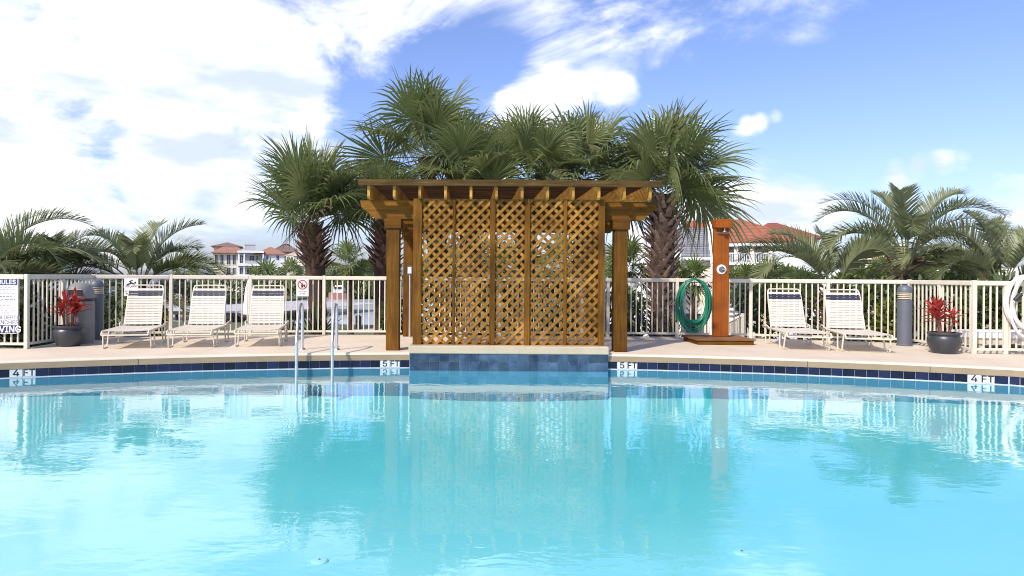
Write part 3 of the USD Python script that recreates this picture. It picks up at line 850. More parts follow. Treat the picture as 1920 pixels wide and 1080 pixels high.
def strapleaf(base, d, L, w, droop, fold=.3, nseg=5, up=np.array([0, 0, 1.0])):
    """A pointed, folded leaf from base along d, bending down."""
    d = d / np.linalg.norm(d)
    s = np.cross(d, up)
    s = s / np.linalg.norm(s) if np.linalg.norm(s) > 1e-3 else np.array([1.0, 0, 0])
    v, f = [], []
    for i in range(nseg + 1):
        t = i / nseg
        c = base + d * L * t + np.array([0, 0, -droop * L * t * t])
        dd = d + np.array([0, 0, -2 * droop * t]); dd /= np.linalg.norm(dd)
        nn = np.cross(s, dd)
        ww = w * (math.sin(math.pi * min(1, .12 + .88 * t)) ** .7 if t < 1 else 0.01)
        v += [c - s * ww / 2, c - nn * fold * ww, c + s * ww / 2]
    for i in range(nseg):
        a = i * 3
        f += [(a, a + 3, a + 4, a + 1), (a + 1, a + 4, a + 5, a + 2)]
    return v, f


def planter(label, loc, seed, terr, spread):
    r = np.random.default_rng(seed)
    t = thing("planter", label, "potted plant", loc, 0)
    pot = part(t, "pot", MB().lathe([(a_ * .93, b_ * .96) for a_, b_ in [(0, 0), (.165, 0), (.175, .012), (.215, .08), (.248, .17), (.252, .235), (.238, .275), (.222, .295), (.226, .31), (.246, .318), (.250, .335), (.246, .35), (.225, .352), (.215, .34), (.21, .30)]], 44), "pot_charcoal", 35)
    part(pot, "soil", MB().lathe([(0, .318), (.12, .322), (.213, .312)], 20), "terracotta_soil" if terr else "trunk_bark")
    for i in range(6):
        a = r.uniform(0, 6.28)
        b = np.array([.07 * math.cos(a), .07 * math.sin(a), .315])
        e = b + np.array([.05 * math.cos(a), .05 * math.sin(a), r.uniform(.22, .42)])
        part(t, "stem", MB().tube(smoothpath([b, (b + e) / 2 + r.normal(0, .012, 3), e], 4), [.013] * 4 + [.012] * 4 + [.011], 7), "stem_red", 60)
        m_ = 11 if i < 4 else 8
        for k in range(m_):
            az = k * 2.4 + r.uniform(-.3, .3)
            el = math.radians(82 - 78 * (k / (m_ - 1)) + r.uniform(-8, 8))
            d = np.array([math.cos(az) * math.cos(el), math.sin(az) * math.cos(el), math.sin(el)])
            v, f = strapleaf(e + np.array([0, 0, -.05 * k / m_]), d, r.uniform(.24, .36) * spread, r.uniform(.038, .060), r.uniform(.05, .42), .25)
            part(t, "leaf", (np.array(v), np.vstack([np.array(f)[:, [0, 1, 2]], np.array(f)[:, [0, 2, 3]]])), "leaf_red")
    return t


planter("charcoal pot with red cordyline in front of the trash bin", (-6.54, 10.72, 0), 3, False, 1.0)
planter("charcoal pot with red cordyline and rusty soil by the right fence", (7.62, 10.52, 0), 8, True, .95)

# ------------------------------------------------------------------ ladder, shower, hoses, signs
ladder = thing("pool_ladder", "steel pool ladder with two curved handrails at the left pool edge", "pool ladder", (-2.4, 10.2, 0))
for px0, px1 in ((557, 567), (624, 631.5)):
    xa, xb = (px0 - CX) / F_PX * 9.79, (px1 - CX) / F_PX * 10.42
    xm = xa * .35 + xb * .65
    pts = smoothpath([(xa, 9.79, -.55), (xa, 9.79, -.3), (xa, 9.79, .10), (xa * .95 + xb * .05, 9.81, .24), (xm, 10.10, .60), (xb, 10.30, .715), (xb, 10.40, .70), (xb, 10.44, .60), (xb, 10.44, .3), (xb, 10.44, 0)], 8)
    part(ladder, "handrail", MB().tube(pts, .0245, 14), "metal_steel", 60, w=True)
    part(ladder, "escutcheon", MB().lathe([(.026, .03), (.036, .028), (.055, .008), (.058, 0)], 24, (xb, 10.44, 0)), "metal_steel", 40, w=True)
for z in (-.40,):
    part(ladder, "step", MB().cbox((557 - CX) / F_PX * 9.79, 9.76, z - .02, (624 - CX) / F_PX * 9.79, 9.84, z + .02, .01), "metal_steel", w=True)

sh = thing("outdoor_shower", "reddish wooden shower column on a low timber platform", "outdoor shower", (4.52, 12.0, 0))
part(sh, "platform_front", MB().cbox(4.03, 11.55, .0, 5.02, 11.59, .073, .004), "wood_x", w=True)
for i in range(6):
    y = 11.53 + i * .136
    part(sh, "platform_board", MB().cbox(4.0, y, .075, 5.05, y + .128, .105, .004), "wood_platform", w=True)
for x in (4.03, 4.98):
    part(sh, "platform_side", MB().cbox(x, 11.592, 0, x + .04, 12.33, .073, .004), "wood_x", w=True)
col = part(sh, "column", MB().cbox(4.463, 11.95, .106, 4.735, 12.05, 2.16, .008), "wood_redstain", w=True)
part(col, "seam", MB().box(4.597, 11.9485, .108, 4.601, 11.951, 2.09), "dark_wood", w=True)
part(sh, "hood", MB().cbox(4.452, 11.83, 2.085, 4.752, 12.08, 2.245, .008), "wood_redstain", w=True)
part(sh, "shower_head", MB().lathe([(.012, .0), (.014, -.03), (.02, -.045), (.038, -.06), (.040, -.068), (0, -.068)], 18, (4.62, 11.885, 2.085)), "metal_steel", 40, w=True)
part(sh, "shower_pipe", MB().tube([(4.49, 11.935, 2.0), (4.72, 11.935, 2.0)], .006, 8), "metal_steel", 40, w=True)
vx, vz = (1353 - CX) / F_PX * 11.94, EYE + (519 - 505) / F_PX * 11.94
vp = MB().lathe([(.0, .016), (.07, .016), (.086, .010), (.088, 0)], 36)
v, f = vp.get(); v = np.column_stack([v[:, 0] + vx, 11.949 - v[:, 2], v[:, 1] + vz])
vv_ = part(sh, "valve_plate", (v, f), "white_plastic", 40, w=True)
vp = MB().lathe([(.0, .030), (.048, .030), (.056, .024), (.057, .015)], 30)
v, f = vp.get(); v = np.column_stack([v[:, 0] + vx, 11.949 - v[:, 2], v[:, 1] + vz])
part(vv_, "valve_dial", (v, f), "bollard_grey", 40, w=True)
part(vv_, "lever", MB().cbox(vx - .012, 11.895, vz - .012, vx + .062, 11.918, vz + .012, .006), "metal_steel", w=True)


def coil(cx, cz, y, rx, rz, loops, r, seed, zsag=.0, th=.05):
    rr = np.random.default_rng(seed)
    pts = []
    n_ = 40
    for k in range(loops):
        ax, az = rx * rr.uniform(.72, 1.0), rz * rr.uniform(.76, 1.0)
        oz = (rz - az)
        oy = -th * (k / loops) + rr.uniform(-.01, .01)
        ph = rr.uniform(-.06, .06)
        tw = rr.uniform(-.05, .05)
        for i in range(n_):
            a = i / n_ * 2 * math.pi + math.pi / 2
            bl_ = 1.0 + .05 * math.sin(a * 2 + ph * 20)
            pts.append((cx + ax * bl_ * math.cos(a) + tw * math.sin(a) * .4, y + oy + .012 * math.sin(a * 3 + k), cz + oz + az * math.sin(a) - zsag * (1 - math.sin(a)) * rr.uniform(.98, 1.02) * .1))
    p = np.array(pts)
    k = np.array([.1, .2, .4, .2, .1])
    p = np.stack([np.convolve(np.pad(p[:, i], 2, mode="edge"), k, mode="valid") for i in range(3)], 1)
    return MB().tube(p, r, 8)


hx = (1300 - CX) / F_PX * 12.8
hz = EYE + (518.8 - 570) / F_PX * 12.8
gh = thing("garden_hose", "green garden hose coiled on the fence beside the shower", "hose", (hx, 12.8, hz))
part(gh, "coil", coil(hx, hz + .02, 12.80, .345, .47, 18, .0145, 4, .5, .10), "hose_green", 60, w=True)
part(gh, "hose_end", MB().tube(smoothpath([(hx - .29, 12.8, hz - .1), (hx - .33, 12.8, hz - .22), (hx - .32, 12.8, hz - .30)], 6), .014, 8), "hose_green", 60, w=True)
part(gh, "nozzle", MB().tube([(hx - .32, 12.8, hz - .30), (hx - .325, 12.8, hz - .36)], [.017, .02], 10), "black_metal", 40, w=True)
hk = thing("hose_hanger", "black wire hanger hooked over the fence rail holding the green hose", "hose hanger", (hx, 12.9, FT))
for i, dx in enumerate((-.16, 0, .16)):
    part(hk, "hook", MB().tube(smoothpath([(hx + dx, 13.06, FT - .08), (hx + dx, 13.05, FT + .02), (hx + dx * 1.05, 12.98, FT + .055), (hx + dx * 1.05, 12.93, FT + .02), (hx + dx, 12.92, hz + .36), (hx + dx, 12.80, hz + .33), (hx + dx, 12.73, hz + .36), (hx + dx * 1.1, 12.72, hz + .46)], 6), .006, 6), "black_metal", 60, w=True)
part(hk, "cross_wire", MB().tube([(hx - .2, 12.92, hz + .42), (hx + .2, 12.92, hz + .42)], .006, 6), "black_metal", 60, w=True)

wx, wz = (1929 - CX) / F_PX * 10.25, EYE + (523 - 572) / F_PX * 10.25
wh = thing("vacuum_hose", "thick white pool hose coiled on the fence at the right edge", "hose", (wx, 10.25, wz))
part(wh, "coil", coil(wx, wz, 10.35, .30, .46, 6, .021, 9, .3, .13), "hose_white", 60, w=True)
cx_, cz_ = (1910 - CX) / F_PX * 10.15, EYE + (522.5 - 556) / F_PX * 10.15
part(wh, "cuff", MB().tube([(cx_ - .035, 10.17, cz_ - .055), (cx_ + .05, 10.17, cz_ + .035)], .034, 14), "black_metal", 40, w=True)

# rules sign on the near left fence
sx1 = (34.5 - CX) / F_PX * 10.23
sx0 = sx1 - .62
sz1, sz0 = EYE + (510.5 - 522) / F_PX * 10.23, EYE + (510.5 - 626) / F_PX * 10.23
rs = thing("rules_sign", "white pool rules sign with blue header at the left edge", "sign", ((sx0 + sx1) / 2, 10.23, sz0))
part(rs, "panel", MB().cbox(sx0, 10.225, sz0, sx1, 10.231, sz1, .002), "sign_white", w=True)
H = sz1 - sz0
xm = (sx0 + sx1) / 2
part(rs, "header_band", MB().box(sx0 + .015, 10.2225, sz1 - .105, sx1 - .012, 10.2252, sz1 - .012), "print_navy", w=True)
part(rs, "header_lettering", text_on("POOL RULES", .066, xm, 10.2225, sz1 - .09), "white_plastic", w=True)
part(rs, "footer_band", MB().box(sx0 + .015, 10.2225, sz0 + .012, sx1 - .012, 10.2252, sz0 + .135), "print_navy", w=True)
part(rs, "footer_lettering", text_on("NO DIVING", .096, xm, 10.2225, sz0 + .026), "white_plastic", w=True)
part(rs, "depth_lettering", text_on("MAXIMUM DEPTH", .060, xm, 10.225, sz0 + .225, squeeze=.95), "print_grey", w=True)
part(rs, "depth_lettering", text_on("INCHES", .060, sx1 - .15, 10.225, sz0 + .150), "print_grey", w=True)
rr = np.random.default_rng(2)
tl = MB()
for z in (.71, .68, .645, .615, .575, .53, .505, .43, .395, .35, .318):
    x = sx0 + .04
    e = sx1 - .03 - rr.uniform(0, .16)
    while x < e:
        wd = rr.uniform(.02, .07)
        tl.box(x, 10.2238, sz0 + z, min(x + wd, e), 10.2252, sz0 + z + .013)
        x += wd + .014
part(rs, "small_print", tl, "print_grey", w=True)
for x, z in ((sx1 - .018, sz1 - .008), (sx1 - .018, sz0 + .01)):
    part(rs, "screw", MB().tube([(x, 10.226, z), (x, 10.219, z)], .008, 10), "print_grey", w=True)


def small_sign(label, x0p, x1p, y0p, y1p, mat, D):
    yh = CY + ((x0p + x1p) / 2 - CX) * math.tan(ROLL)
    x0, x1 = (x0p - CX) / F_PX * D, (x1p - CX) / F_PX * D
    z1, z0 = EYE - (y0p - yh) / F_PX * D, EYE - (y1p - yh) / F_PX * D
    t = thing("fence_sign", label, "sign", ((x0 + x1) / 2, D, z0))
    part(t, "panel", MB().cbox(x0, D - .004, z0, x1, D + .002, z1, .0015), mat, w=True)
    return t, x0, x1, z0, z1, D - .004


t, x0, x1, z0, z1, y = small_sign("cream swim-at-own-risk sign with swimmer symbol on the fence", 233, 259.5, 522, 555, "sign_white", 12.14)
W_ = x1 - x0; xm = (x0 + x1) / 2; H_ = z1 - z0
sw = MB()
sw.polyxz(LineString([(xm - .07, z1 - .115), (xm + .01, z1 - .085), (xm + .055, z1 - .105)]).buffer(.013), y - .0015, y + .0005)
sw.polyxz(LineString([(xm + .01, z1 - .085), (xm - .03, z1 - .06), (xm + .02, z1 - .035)]).buffer(.010), y - .0015, y + .0005)
sw.polyxz(LineString([(xm + .075, z1 - .078), (xm + .0751, z1 - .078)]).buffer(.018), y - .0015, y + .0005)
for k in (0, 1):
    sw.polyxz(LineString([(xm - .1 + i * .02, z1 - .135 - k * .022 + (.008 if i % 2 else -.004)) for i in range(11)]).buffer(.004), y - .0015, y + .0005)
part(t, "swimmer_symbol", sw, "print_black", w=True)
part(t, "lettering", text_on("SWIM", .026, xm + .01, y, z0 + .115), "print_black", w=True)
part(t, "lettering", text_on("AT YOUR OWN", .026, xm, y, z0 + .072, squeeze=.85), "print_black", w=True)
part(t, "lettering", text_on("RISK", .026, xm - .05, y, z0 + .030), "print_black", w=True)
t, x0, x1, z0, z1, y = small_sign("pink and white no-glass sign with red prohibition circle on the fence", 556, 579, 523, 555.5, "sign_white", 12.80)
xm = (x0 + x1) / 2
part(t, "pink_field", MB().box(x0 + .008, y - .0012, z0 + .115, x1 - .008, y + .0005, z1 - .008), "sign_pink", w=True)
c = LineString([(xm, z1 - .112), (xm + 1e-4, z1 - .112)])
ringp = c.buffer(.092).difference(c.buffer(.078))
bar = LineString([(xm - .06, z1 - .052), (xm + .06, z1 - .172)]).buffer(.008)
part(t, "prohibition_ring", MB().polyxz(unary_union([ringp, bar]), y - .004, y - .001), "print_red", w=True)
bot = unary_union([sbox(xm - .025, z1 - .17, xm + .012, z1 - .10), sbox(xm - .013, z1 - .10, xm, z1 - .068), Polygon([(xm + .02, z1 - .11), (xm + .058, z1 - .11), (xm + .05, z1 - .15), (xm + .028, z1 - .15)])])
part(t, "bottle_symbol", MB().polyxz(bot, y - .0025, y - .001), "print_black", w=True)
sp_ = MB()
for zz, ws in ((.078, (.05, .03, .06)), (.040, (.035, .06))):
    x = xm - (sum(ws) + .012 * (len(ws) - 1)) / 2
    for w_ in ws:
        sp_.box(x, y - .0012, z0 + zz, x + w_, y + .0005, z0 + zz + .018)
        x += w_ + .012
part(t, "small_print", sp_, "print_grey", w=True)

# ------------------------------------------------------------------ palms
UP = np.array([0, 0, 1.0])


def unit(v):
    return v / max(np.linalg.norm(v), 1e-9)


def fan_leaf(crown, d, Lp, R, r, nseg=40, droop=.22, thick=.012):
    """A costapalmate leaf: petiole from the crown, then pointed segments spread like a hand, joined in their inner part."""
    b = MB()
    d = unit(d)
    # the petiole bends down a little
    pts = [crown + d * Lp * t + np.array([0, 0, -.16 * Lp * t * t * (1 - abs(d[2]) * .6)]) for t in np.linspace(.08, 1, 5)]
    b.tube(pts, [thick * 1.5, thick * 1.2, thick, thick * .9, thick * .8], 4, False)
    hub = pts[-1]
    dd = unit(pts[-1] - pts[-2])
    s = np.cross(dd, UP)
    s = unit(s) if np.linalg.norm(s) > .05 else unit(np.array([r.normal(), r.normal(), 0]))
    roll = r.normal(0, .8)
    nn = np.cross(s, dd)
    s, nn = s * math.cos(roll) + nn * math.sin(roll), nn * math.cos(roll) - s * math.sin(roll)
    A = math.radians(r.uniform(140, 168))
    dA = 2 * A / nseg
    fold = r.uniform(.10, .5)
    V, Fc, k0 = [], [], 0
    TS = (.02, .34, .58, .82, 1.0)
    for i in range(nseg):
        a = -A + dA * (i + .5) + r.normal(0, .02)
        lead = dd * math.cos(a) + s * math.sin(a) + nn * fold * abs(math.sin(a)) - nn * .10
        lead = unit(lead)
        L = R * (.66 + .34 * math.cos(a * .62)) * r.uniform(.86, 1.08)
        side = unit(np.cross(nn, lead))
        dr = droop * r.uniform(.5, 1.6)
        off = dd * R * .16 * math.cos(a * .5) * (1 if abs(a) < 1.8 else .4)
        for t in TS:
            c = hub + off * min(1, t * 2) + lead * L * t + np.array([0, 0, -dr * L * (max(0, t - .2) ** 2 + .5 * max(0, t - .55) ** 2)])
            w = L * t * dA * .54 if t <= .36 else L * .36 * dA * .54 * (1 - (t - .36) / .64) ** .8 + .0015
            V += [c - side * w, c - nn * w * .55, c + side * w]
        for q in range(len(TS) - 1):
            m_ = k0 + q * 3
            Fc += [(m_, m_ + 3, m_ + 4, m_ + 1), (m_ + 1, m_ + 4, m_ + 5, m_ + 2)]
        k0 += 3 * len(TS)
    b.add(V, Fc)
    return b


def trunk_mesh(path, radii, r, n=14, rough=.05):
    b = MB()
    path = smoothpath(path, 8)
    rad = np.interp(np.linspace(0, 1, len(path)), np.linspace(0, 1, len(radii)), radii)
    rad = rad * (1 + r.normal(0, rough, len(path)))
    b.tube(path, rad, n)
    return b, path, rad


def boots(parent, path, rad, r, t0, t1, count, mat, L=.26, W=.15, out=1.0):
    """Stubs of old leaf stalks spiralling up the trunk."""
    for i in range(count):
        t = t0 + (t1 - t0) * (i + .5) / count
        k = t * (len(path) - 1)
        j = min(int(k), len(path) - 2)
        c = path[j] + (path[j + 1] - path[j]) * (k - j)
        rr_ = rad[j]
        az = i * 2.39996 + r.normal(0, .12)
        o = np.array([math.cos(az), math.sin(az), 0]); tg = np.array([-math.sin(az), math.cos(az), 0])
        l = L * r.uniform(.75, 1.3); w = W * r.uniform(.8, 1.2)
        dirn = unit(o * out * r.uniform(.7, 1.35) + UP + tg * r.normal(0, .22))
        nrm = unit(np.cross(tg, dirn))
        base = c + o * rr_ * .92
        V = []
        for tt, ww, hh in ((0, w, .030), (.55, w * .72, .026), (1, w * .34, .012)):
            q = base + dirn * l * tt + o * (.02 * tt * tt)
            V += [q - tg * ww / 2, q + nrm * hh, q + tg * ww / 2, q - nrm * hh * .6]
        Fc = []
        for a in (0, 4):
            for e in range(4):
                Fc.append((a + e, a + (e + 1) % 4, a + 4 + (e + 1) % 4, a + 4 + e))
        Fc.append((8, 9, 10, 11))
        part(parent, "boot", MB().add(V, Fc), mat, w=True)


def sabal(label, crown, base, crad, seed, leaves=30, tr=.24, boot=(0.55, 0.97, 70), bmat="boot_bark", nseg=42, lmat="fan_leaf_look", name="fan_palm", cat="palm tree", group=None, lo=-34, blade=.60, toptr=None, bL=.26, extra=.86, sag=1.0):
    r = np.random.default_rng(seed)
    crown, base = np.array(crown, float), np.array(base, float)
    t = thing(name, label, cat, base, 0, group)
    mid = (crown + base) / 2 + np.array([r.normal(0, .08), r.normal(0, .05), 0])
    tt = toptr or tr
    b, path, rad = trunk_mesh([base - [0, 0, .15], mid, crown - [0, 0, .25]], [tr * 1.25, tr * 1.0, tr * .95, tr * .97, tt, tt * .75], r, 12 if nseg > 20 else 8)
    tp = part(t, "trunk", b, "trunk_bark", 60, w=True)
    if boot:
        boots(tp, path, rad, r, boot[0], boot[1], boot[2], bmat, L=bL)
    leaves = int(leaves * extra)
    for i in range(leaves):
        q = (i + .5) / leaves
        el = math.radians(86 - (86 - lo) * q ** .85 + r.uniform(-7, 7))
        az = i * 2.39996 + r.uniform(-.25, .25)
        d = np.array([math.cos(az) * math.cos(el), math.sin(az) * math.cos(el), math.sin(el)])
        R = crad * blade * r.uniform(.88, 1.1)
        Lp = crad * (1 - blade * .95) * r.uniform(.85, 1.12) * (.85 + .2 * (1 - abs(q - .4)))
        dead = q > .93 and r.random() < .55
        part(t, "leaf", fan_leaf(crown + np.array([0, 0, -.16 * q * crad]), d, Lp, R, r, nseg, (r.uniform(.22, .5) + (.3 if q > .75 else 0)) * sag), "dead_leaf" if dead else lmat, w=True)
    return t


def ground_under(p, z=GZ):
    return np.array([p[0], p[1], z])


c = P(586, 402, 15.6); sabal("leaning fan palm with shaggy brown trunk behind the ladder fence", c, [P(612, 640, 15.6)[0], 15.7, GZ], 2.05, 11, 29, .205, (.83, .985, 95), "boot_dark", toptr=.24, bL=.27, lo=24, sag=.55)
c = P(722, 392, 16.0); sabal("fan palm with dark trunk just left of the pergola's front post", c, [P(716, 640, 16)[0], 16.0, GZ], 1.5, 12, 22, .19, (.80, .985, 95), "boot_dark", toptr=.26, bL=.26, lo=12)
c = P(798, 278, 16.8); sabal("tallest fan palm rising over the left half of the pergola", c, [P(850, 640, 16.8)[0], 16.9, GZ], 2.3, 13, 30, .25, (.7, .98, 40), lo=-18)
c = P(878, 335, 15.4); sabal("fan palm whose crown droops just above the pergola roof's middle left", c, [P(890, 640, 15.4)[0], 15.5, GZ], 1.7, 14, 25, .25, (.6, .98, 45), lo=-10)
c = P(988, 322, 16.2); sabal("fan palm behind the middle of the pergola under the white cloud", c, [P(1003, 640, 16.2)[0], 16.2, GZ], 1.8, 15, 26, .24, (.6, .98, 45), lo=-8)
c = P(1098, 318, 16.6); sabal("fan palm rising behind the right half of the pergola", c, [P(1092, 640, 16.6)[0], 16.7, GZ], 1.92, 16, 28, .25, (.6, .98, 60), lo=-8)
c = P(1246, 345, 15.6); sabal("fan palm with thick criss-cross trunk right of the pergola", c, [P(1214, 640, 15.6)[0], 15.7, GZ], 2.08, 17, 32, .235, (.50, .99, 210), "boot_bark", toptr=.29, bL=.28, lo=6)

# smaller fan palms farther off
FAR = [(655, 492, 27, 1.15, "slim young fan palm in front of the canal, left of the pergola", "fan_leaf_look"),
       (708, 505, 31, 1.1, "small fan palm half hidden by the pergola's front post", "fan_leaf_look"),
       (604, 508, 60, 2.0, "far small fan palm showing past the leaning palm's trunk", "fan_leaf_look"),
       (545, 512, 112, 3.2, "far fan palm standing before the pink gabled house", "fan_leaf_look"),
       (500, 522, 112, 4.0, "far fan palm before the white balcony house", "fan_leaf_far"),
       (345, 506, 70, 2.2, "dark far palm seen under the arching left frond", "fan_leaf_look"),
       (1180, 497, 24, 1.3, "bright fan palm between the right pergola post and the thick trunk", "fan_leaf_far"),
       (1300, 522, 25, 1.0, "low bright fan palm before the grey tiled roof", "fan_leaf_far"),
       (1262, 520, 23, .85, "lowest bright fan palm beside the thick palm trunk", "fan_leaf_far"),
       (1392, 535, 24, 1.0, "bright fan palm right of the shower column", "fan_leaf_far"),
       (1440, 528, 27, 1.2, "bright fan palm behind the fence left of the lounge chair", "fan_leaf_far"),
       (1500, 535, 29, 1.1, "bright fan palm under the blue-white gable", "fan_leaf_far"),
       (1655, 512, 34, 1.2, "far fan palm before the tan building", "fan_leaf_far"),
       (905, 480, 24, 1.5, "fan palm seen through the left middle of the lattice", "fan_leaf_far"),
       (965, 500, 26, 1.4, "fan palm seen through the central lattice panel", "fan_leaf_far"),
       (1060, 490, 25, 1.5, "fan palm seen through the right of the lattice", "fan_leaf_far"),
       (825, 495, 26, 1.4, "fan palm seen through the leftmost lattice panel", "fan_leaf_far")]
for i, (px, py, D, cr, lb, mt) in enumerate(FAR):
    c = P(px, py, D)
    sabal(lb, c, [c[0] + (.35 if i == 0 else .1), D, GZ], cr, 40 + i, 22, .13 if D < 40 else .2, (.75, .97, 12) if D < 32 else None, nseg=20 if D < 40 else 12, lmat=mt, name="young_fan_palm")


def pindo_frond(base, az, el, L, curl, r, n=74, ll=.56):
    """A long arching feather leaf: a bowed midrib with leaflets raised in a V along both sides."""
    b = MB()
    h = np.array([math.cos(az), math.sin(az), 0])
    pts, p, a = [], np.array(base, float), el
    N = 26
    for i in range(N + 1):
        pts.append(p.copy())
        p = p + (h * math.cos(a) + UP * math.sin(a)) * L / N
        a -= curl / N * (.45 + 1.1 * (i / N))
    pts = np.array(pts)
    b.tube(pts, np.interp(np.linspace(0, 1, N + 1), [0, .2, 1], [.026, .016, .004]), 4, False)
    side = np.cross(h, UP)
    tw = r.normal(0, .35)
    V, Fc, k0 = [], [], 0
    for i in range(n):
        t = .20 + .80 * (i + .5) / n
        k = t * N; j = min(int(k), N - 1)
        c = pts[j] + (pts[j + 1] - pts[j]) * (k - j)
        tg = unit(pts[min(j + 1, N)] - pts[max(j - 1, 0)])
        nn = unit(np.cross(side, tg)) * (1 if True else 1)
        for s in (-1, 1):
            l = ll * (math.sin(math.pi * min(.97, (.16 + .80 * (i / n)))) ** .55) * r.uniform(.82, 1.12)
            sd = side * math.cos(tw) + nn * math.sin(tw)
            n2 = nn * math.cos(tw) - side * math.sin(tw)
            d = unit(tg * (.62 + .5 * t) + sd * s * (.72 + r.normal(0, .08)) + n2 * (.50 + r.normal(0, .12)))
            w = .0125 * r.uniform(.85, 1.15)
            wv = unit(np.cross(d, n2))
            for tt, ww in ((0, .7), (.5, 1.0), (.82, .6), (1, .06)):
                q = c + d * l * tt + np.array([0, 0, -.16 * l * tt * tt])
                V += [q - wv * w * ww, q + wv * w * ww]
            for e in range(3):
                m_ = k0 + e * 2
                Fc.append((m_, m_ + 1, m_ + 3, m_ + 2))
            k0 += 8
    b.add(V, Fc)
    return b


def pindo(label, crown, seed, fronds, L=2.5, tr=.26, extra=10):
    """fronds: (bearing in the picture's plane: 0 right, 90 away, 180 left; elevation; length factor; curl)"""
    r = np.random.default_rng(seed)
    crown = np.array(crown, float)
    base = ground_under(crown)
    t = thing("feather_palm", label, "palm tree", base)
    b, path, rad = trunk_mesh([base - [0, 0, .1], (base + crown) / 2, crown], [tr, tr, tr, tr * 1.15, tr * .8], r)
    tp = part(t, "trunk", b, "trunk_bark", 60, w=True)
    boots(tp, path, rad, r, .62, 1.0, 60, "boot_dark", .34, .10, .9)
    fr = list(fronds)
    for i in range(extra):
        fr.append((i * 137.5 + r.uniform(-20, 20), r.uniform(-5, 80), r.uniform(.75, 1.0), r.uniform(1.4, 2.3)))
    for az, el, lf, cu in fr:
        o = crown + np.array([math.cos(math.radians(az)), math.sin(math.radians(az)), 0]) * .10
        part(t, "frond", pindo_frond(o, math.radians(az), math.radians(el), L * lf, cu, r), "pindo_leaf_look", w=True)
    for i in range(7):
        az = r.uniform(0, 6.28)
        part(t, "dead_frond", pindo_frond(crown + np.array([math.cos(az), math.sin(az), -.6]) * .2, az, r.uniform(-.7, .1), L * .7, 1.3, r, 26, .38), "dead_leaf" if i % 2 else "pindo_leaf_look", label="dry hanging frond" if i % 2 else None, w=True)
    return t


pindo("feather palm cut by the left edge, its top frond arching right", P(-45, 540, 13.6), 21, [(8, 72, 1.12, 1.9), (20, 55, 1.0, 1.9), (-15, 62, 1.0, 2.3), (60, 80, 1.0, 1.6), (-40, 40, 1.0, 2.0), (5, 30, .9, 1.6)], 2.6, extra=9)
pindo("feather palm behind the trash bin on the left", P(75, 545, 15.0), 22, [(5, 66, 1.0, 2.5), (25, 50, 1.0, 2.3), (170, 66, .9, 2.0), (-20, 58, .95, 2.4), (90, 75, .8, 1.5), (40, 80, .8, 1.4), (0, 35, .8, 1.8)], 2.5, extra=10)
pindo("feather palm behind the swim sign and leftmost lounge chair", P(258, 535, 15.2), 23, [(10, 78, .85, 1.4), (0, 48, 1.02, 2.2), (-18, 40, .95, 2.2), (180, 50, 1.0, 2.3), (165, 75, .8, 1.6), (200, 40, .95, 2.2), (90, 80, .8, 1.2), (-70, 70, .75, 1.8), (60, 65, .8, 1.6)], 2.45, extra=12)
pindo("feather palm right of the shower with a long frond arching left", P(1565, 545, 15.4), 24, [(180, 62, 1.12, 2.3), (165, 68, 1.0, 2.0), (200, 54, 1.05, 2.3), (80, 80, .8, 1.4), (20, 72, .9, 2.0), (150, 80, .8, 1.5), (-80, 72, .8, 2.0)], 2.55, extra=7)
pindo("largest feather palm with dark shaggy trunk behind the right bollard", P(1700, 480, 15.4), 25, [(180, 64, 1.02, 2.0), (170, 76, 1.0, 1.9), (3, 64, 1.15, 1.9), (12, 76, .95, 1.5), (195, 48, 1.0, 2.1), (-12, 50, 1.05, 2.3), (90, 82, .8, 1.2), (-60, 60, .85, 2.0), (-120, 58, .85, 2.0), (30, 40, 1.0, 2.2)], 2.5, extra=9)
pindo("feather palm at the right edge behind the white lounger", P(1880, 535, 14.4), 26, [(175, 60, 1.05, 2.2), (185, 74, .95, 1.9), (20, 68, 1.0, 1.8), (90, 84, .9, 1.2), (150, 70, .95, 1.8), (-90, 66, .85, 2.0), (60, 72, 1.0, 1.5), (200, 45, .95, 2.1)], 2.4, extra=9)


# ------------------------------------------------------------------ shrubs and sword plants
def shrub(label, c, rx, ry, rz, n_, size, mat, seed, name="shrub", cat="shrub", base=None, group=None):
    r = np.random.default_rng(seed)
    c = np.array(c, float)
    t = thing(name, label, cat, (c[0], c[1], GZ), 0, group)
    part(t, "stem", MB().tube([(c[0], c[1], GZ), (c[0] + .1, c[1], c[2] - rz * .3)], [.07, .03], 7), "trunk_bark", w=True)
    d = r.normal(size=(n_, 3)); d /= np.linalg.norm(d, axis=1, keepdims=True)
    lump = .72 + .5 * meshkit.noise(d * 2.3 + seed, seed)
    p = d * (r.uniform(.35, 1.0, (n_, 1)) ** .45) * lump[:, None] * [rx, ry, rz] + c
    a = r.normal(size=(n_, 3)) + d * .9 + [0, 0, .4]; a /= np.linalg.norm(a, axis=1, keepdims=True)
    s = np.cross(a, r.normal(size=(n_, 3))); s /= np.linalg.norm(s, axis=1, keepdims=True)
    L = size * r.uniform(.7, 1.3, (n_, 1)); w = L * .20
    V = np.stack([p, p + a * L * .5 - s * w, p + a * L, p + a * L * .5 + s * w], 1).reshape(-1, 3)
    i = np.arange(n_)[:, None] * 4
    part(t, "foliage", (V, np.vstack([i + [0, 1, 2], i + [0, 2, 3]])), mat, w=True, kind="stuff")
    return t


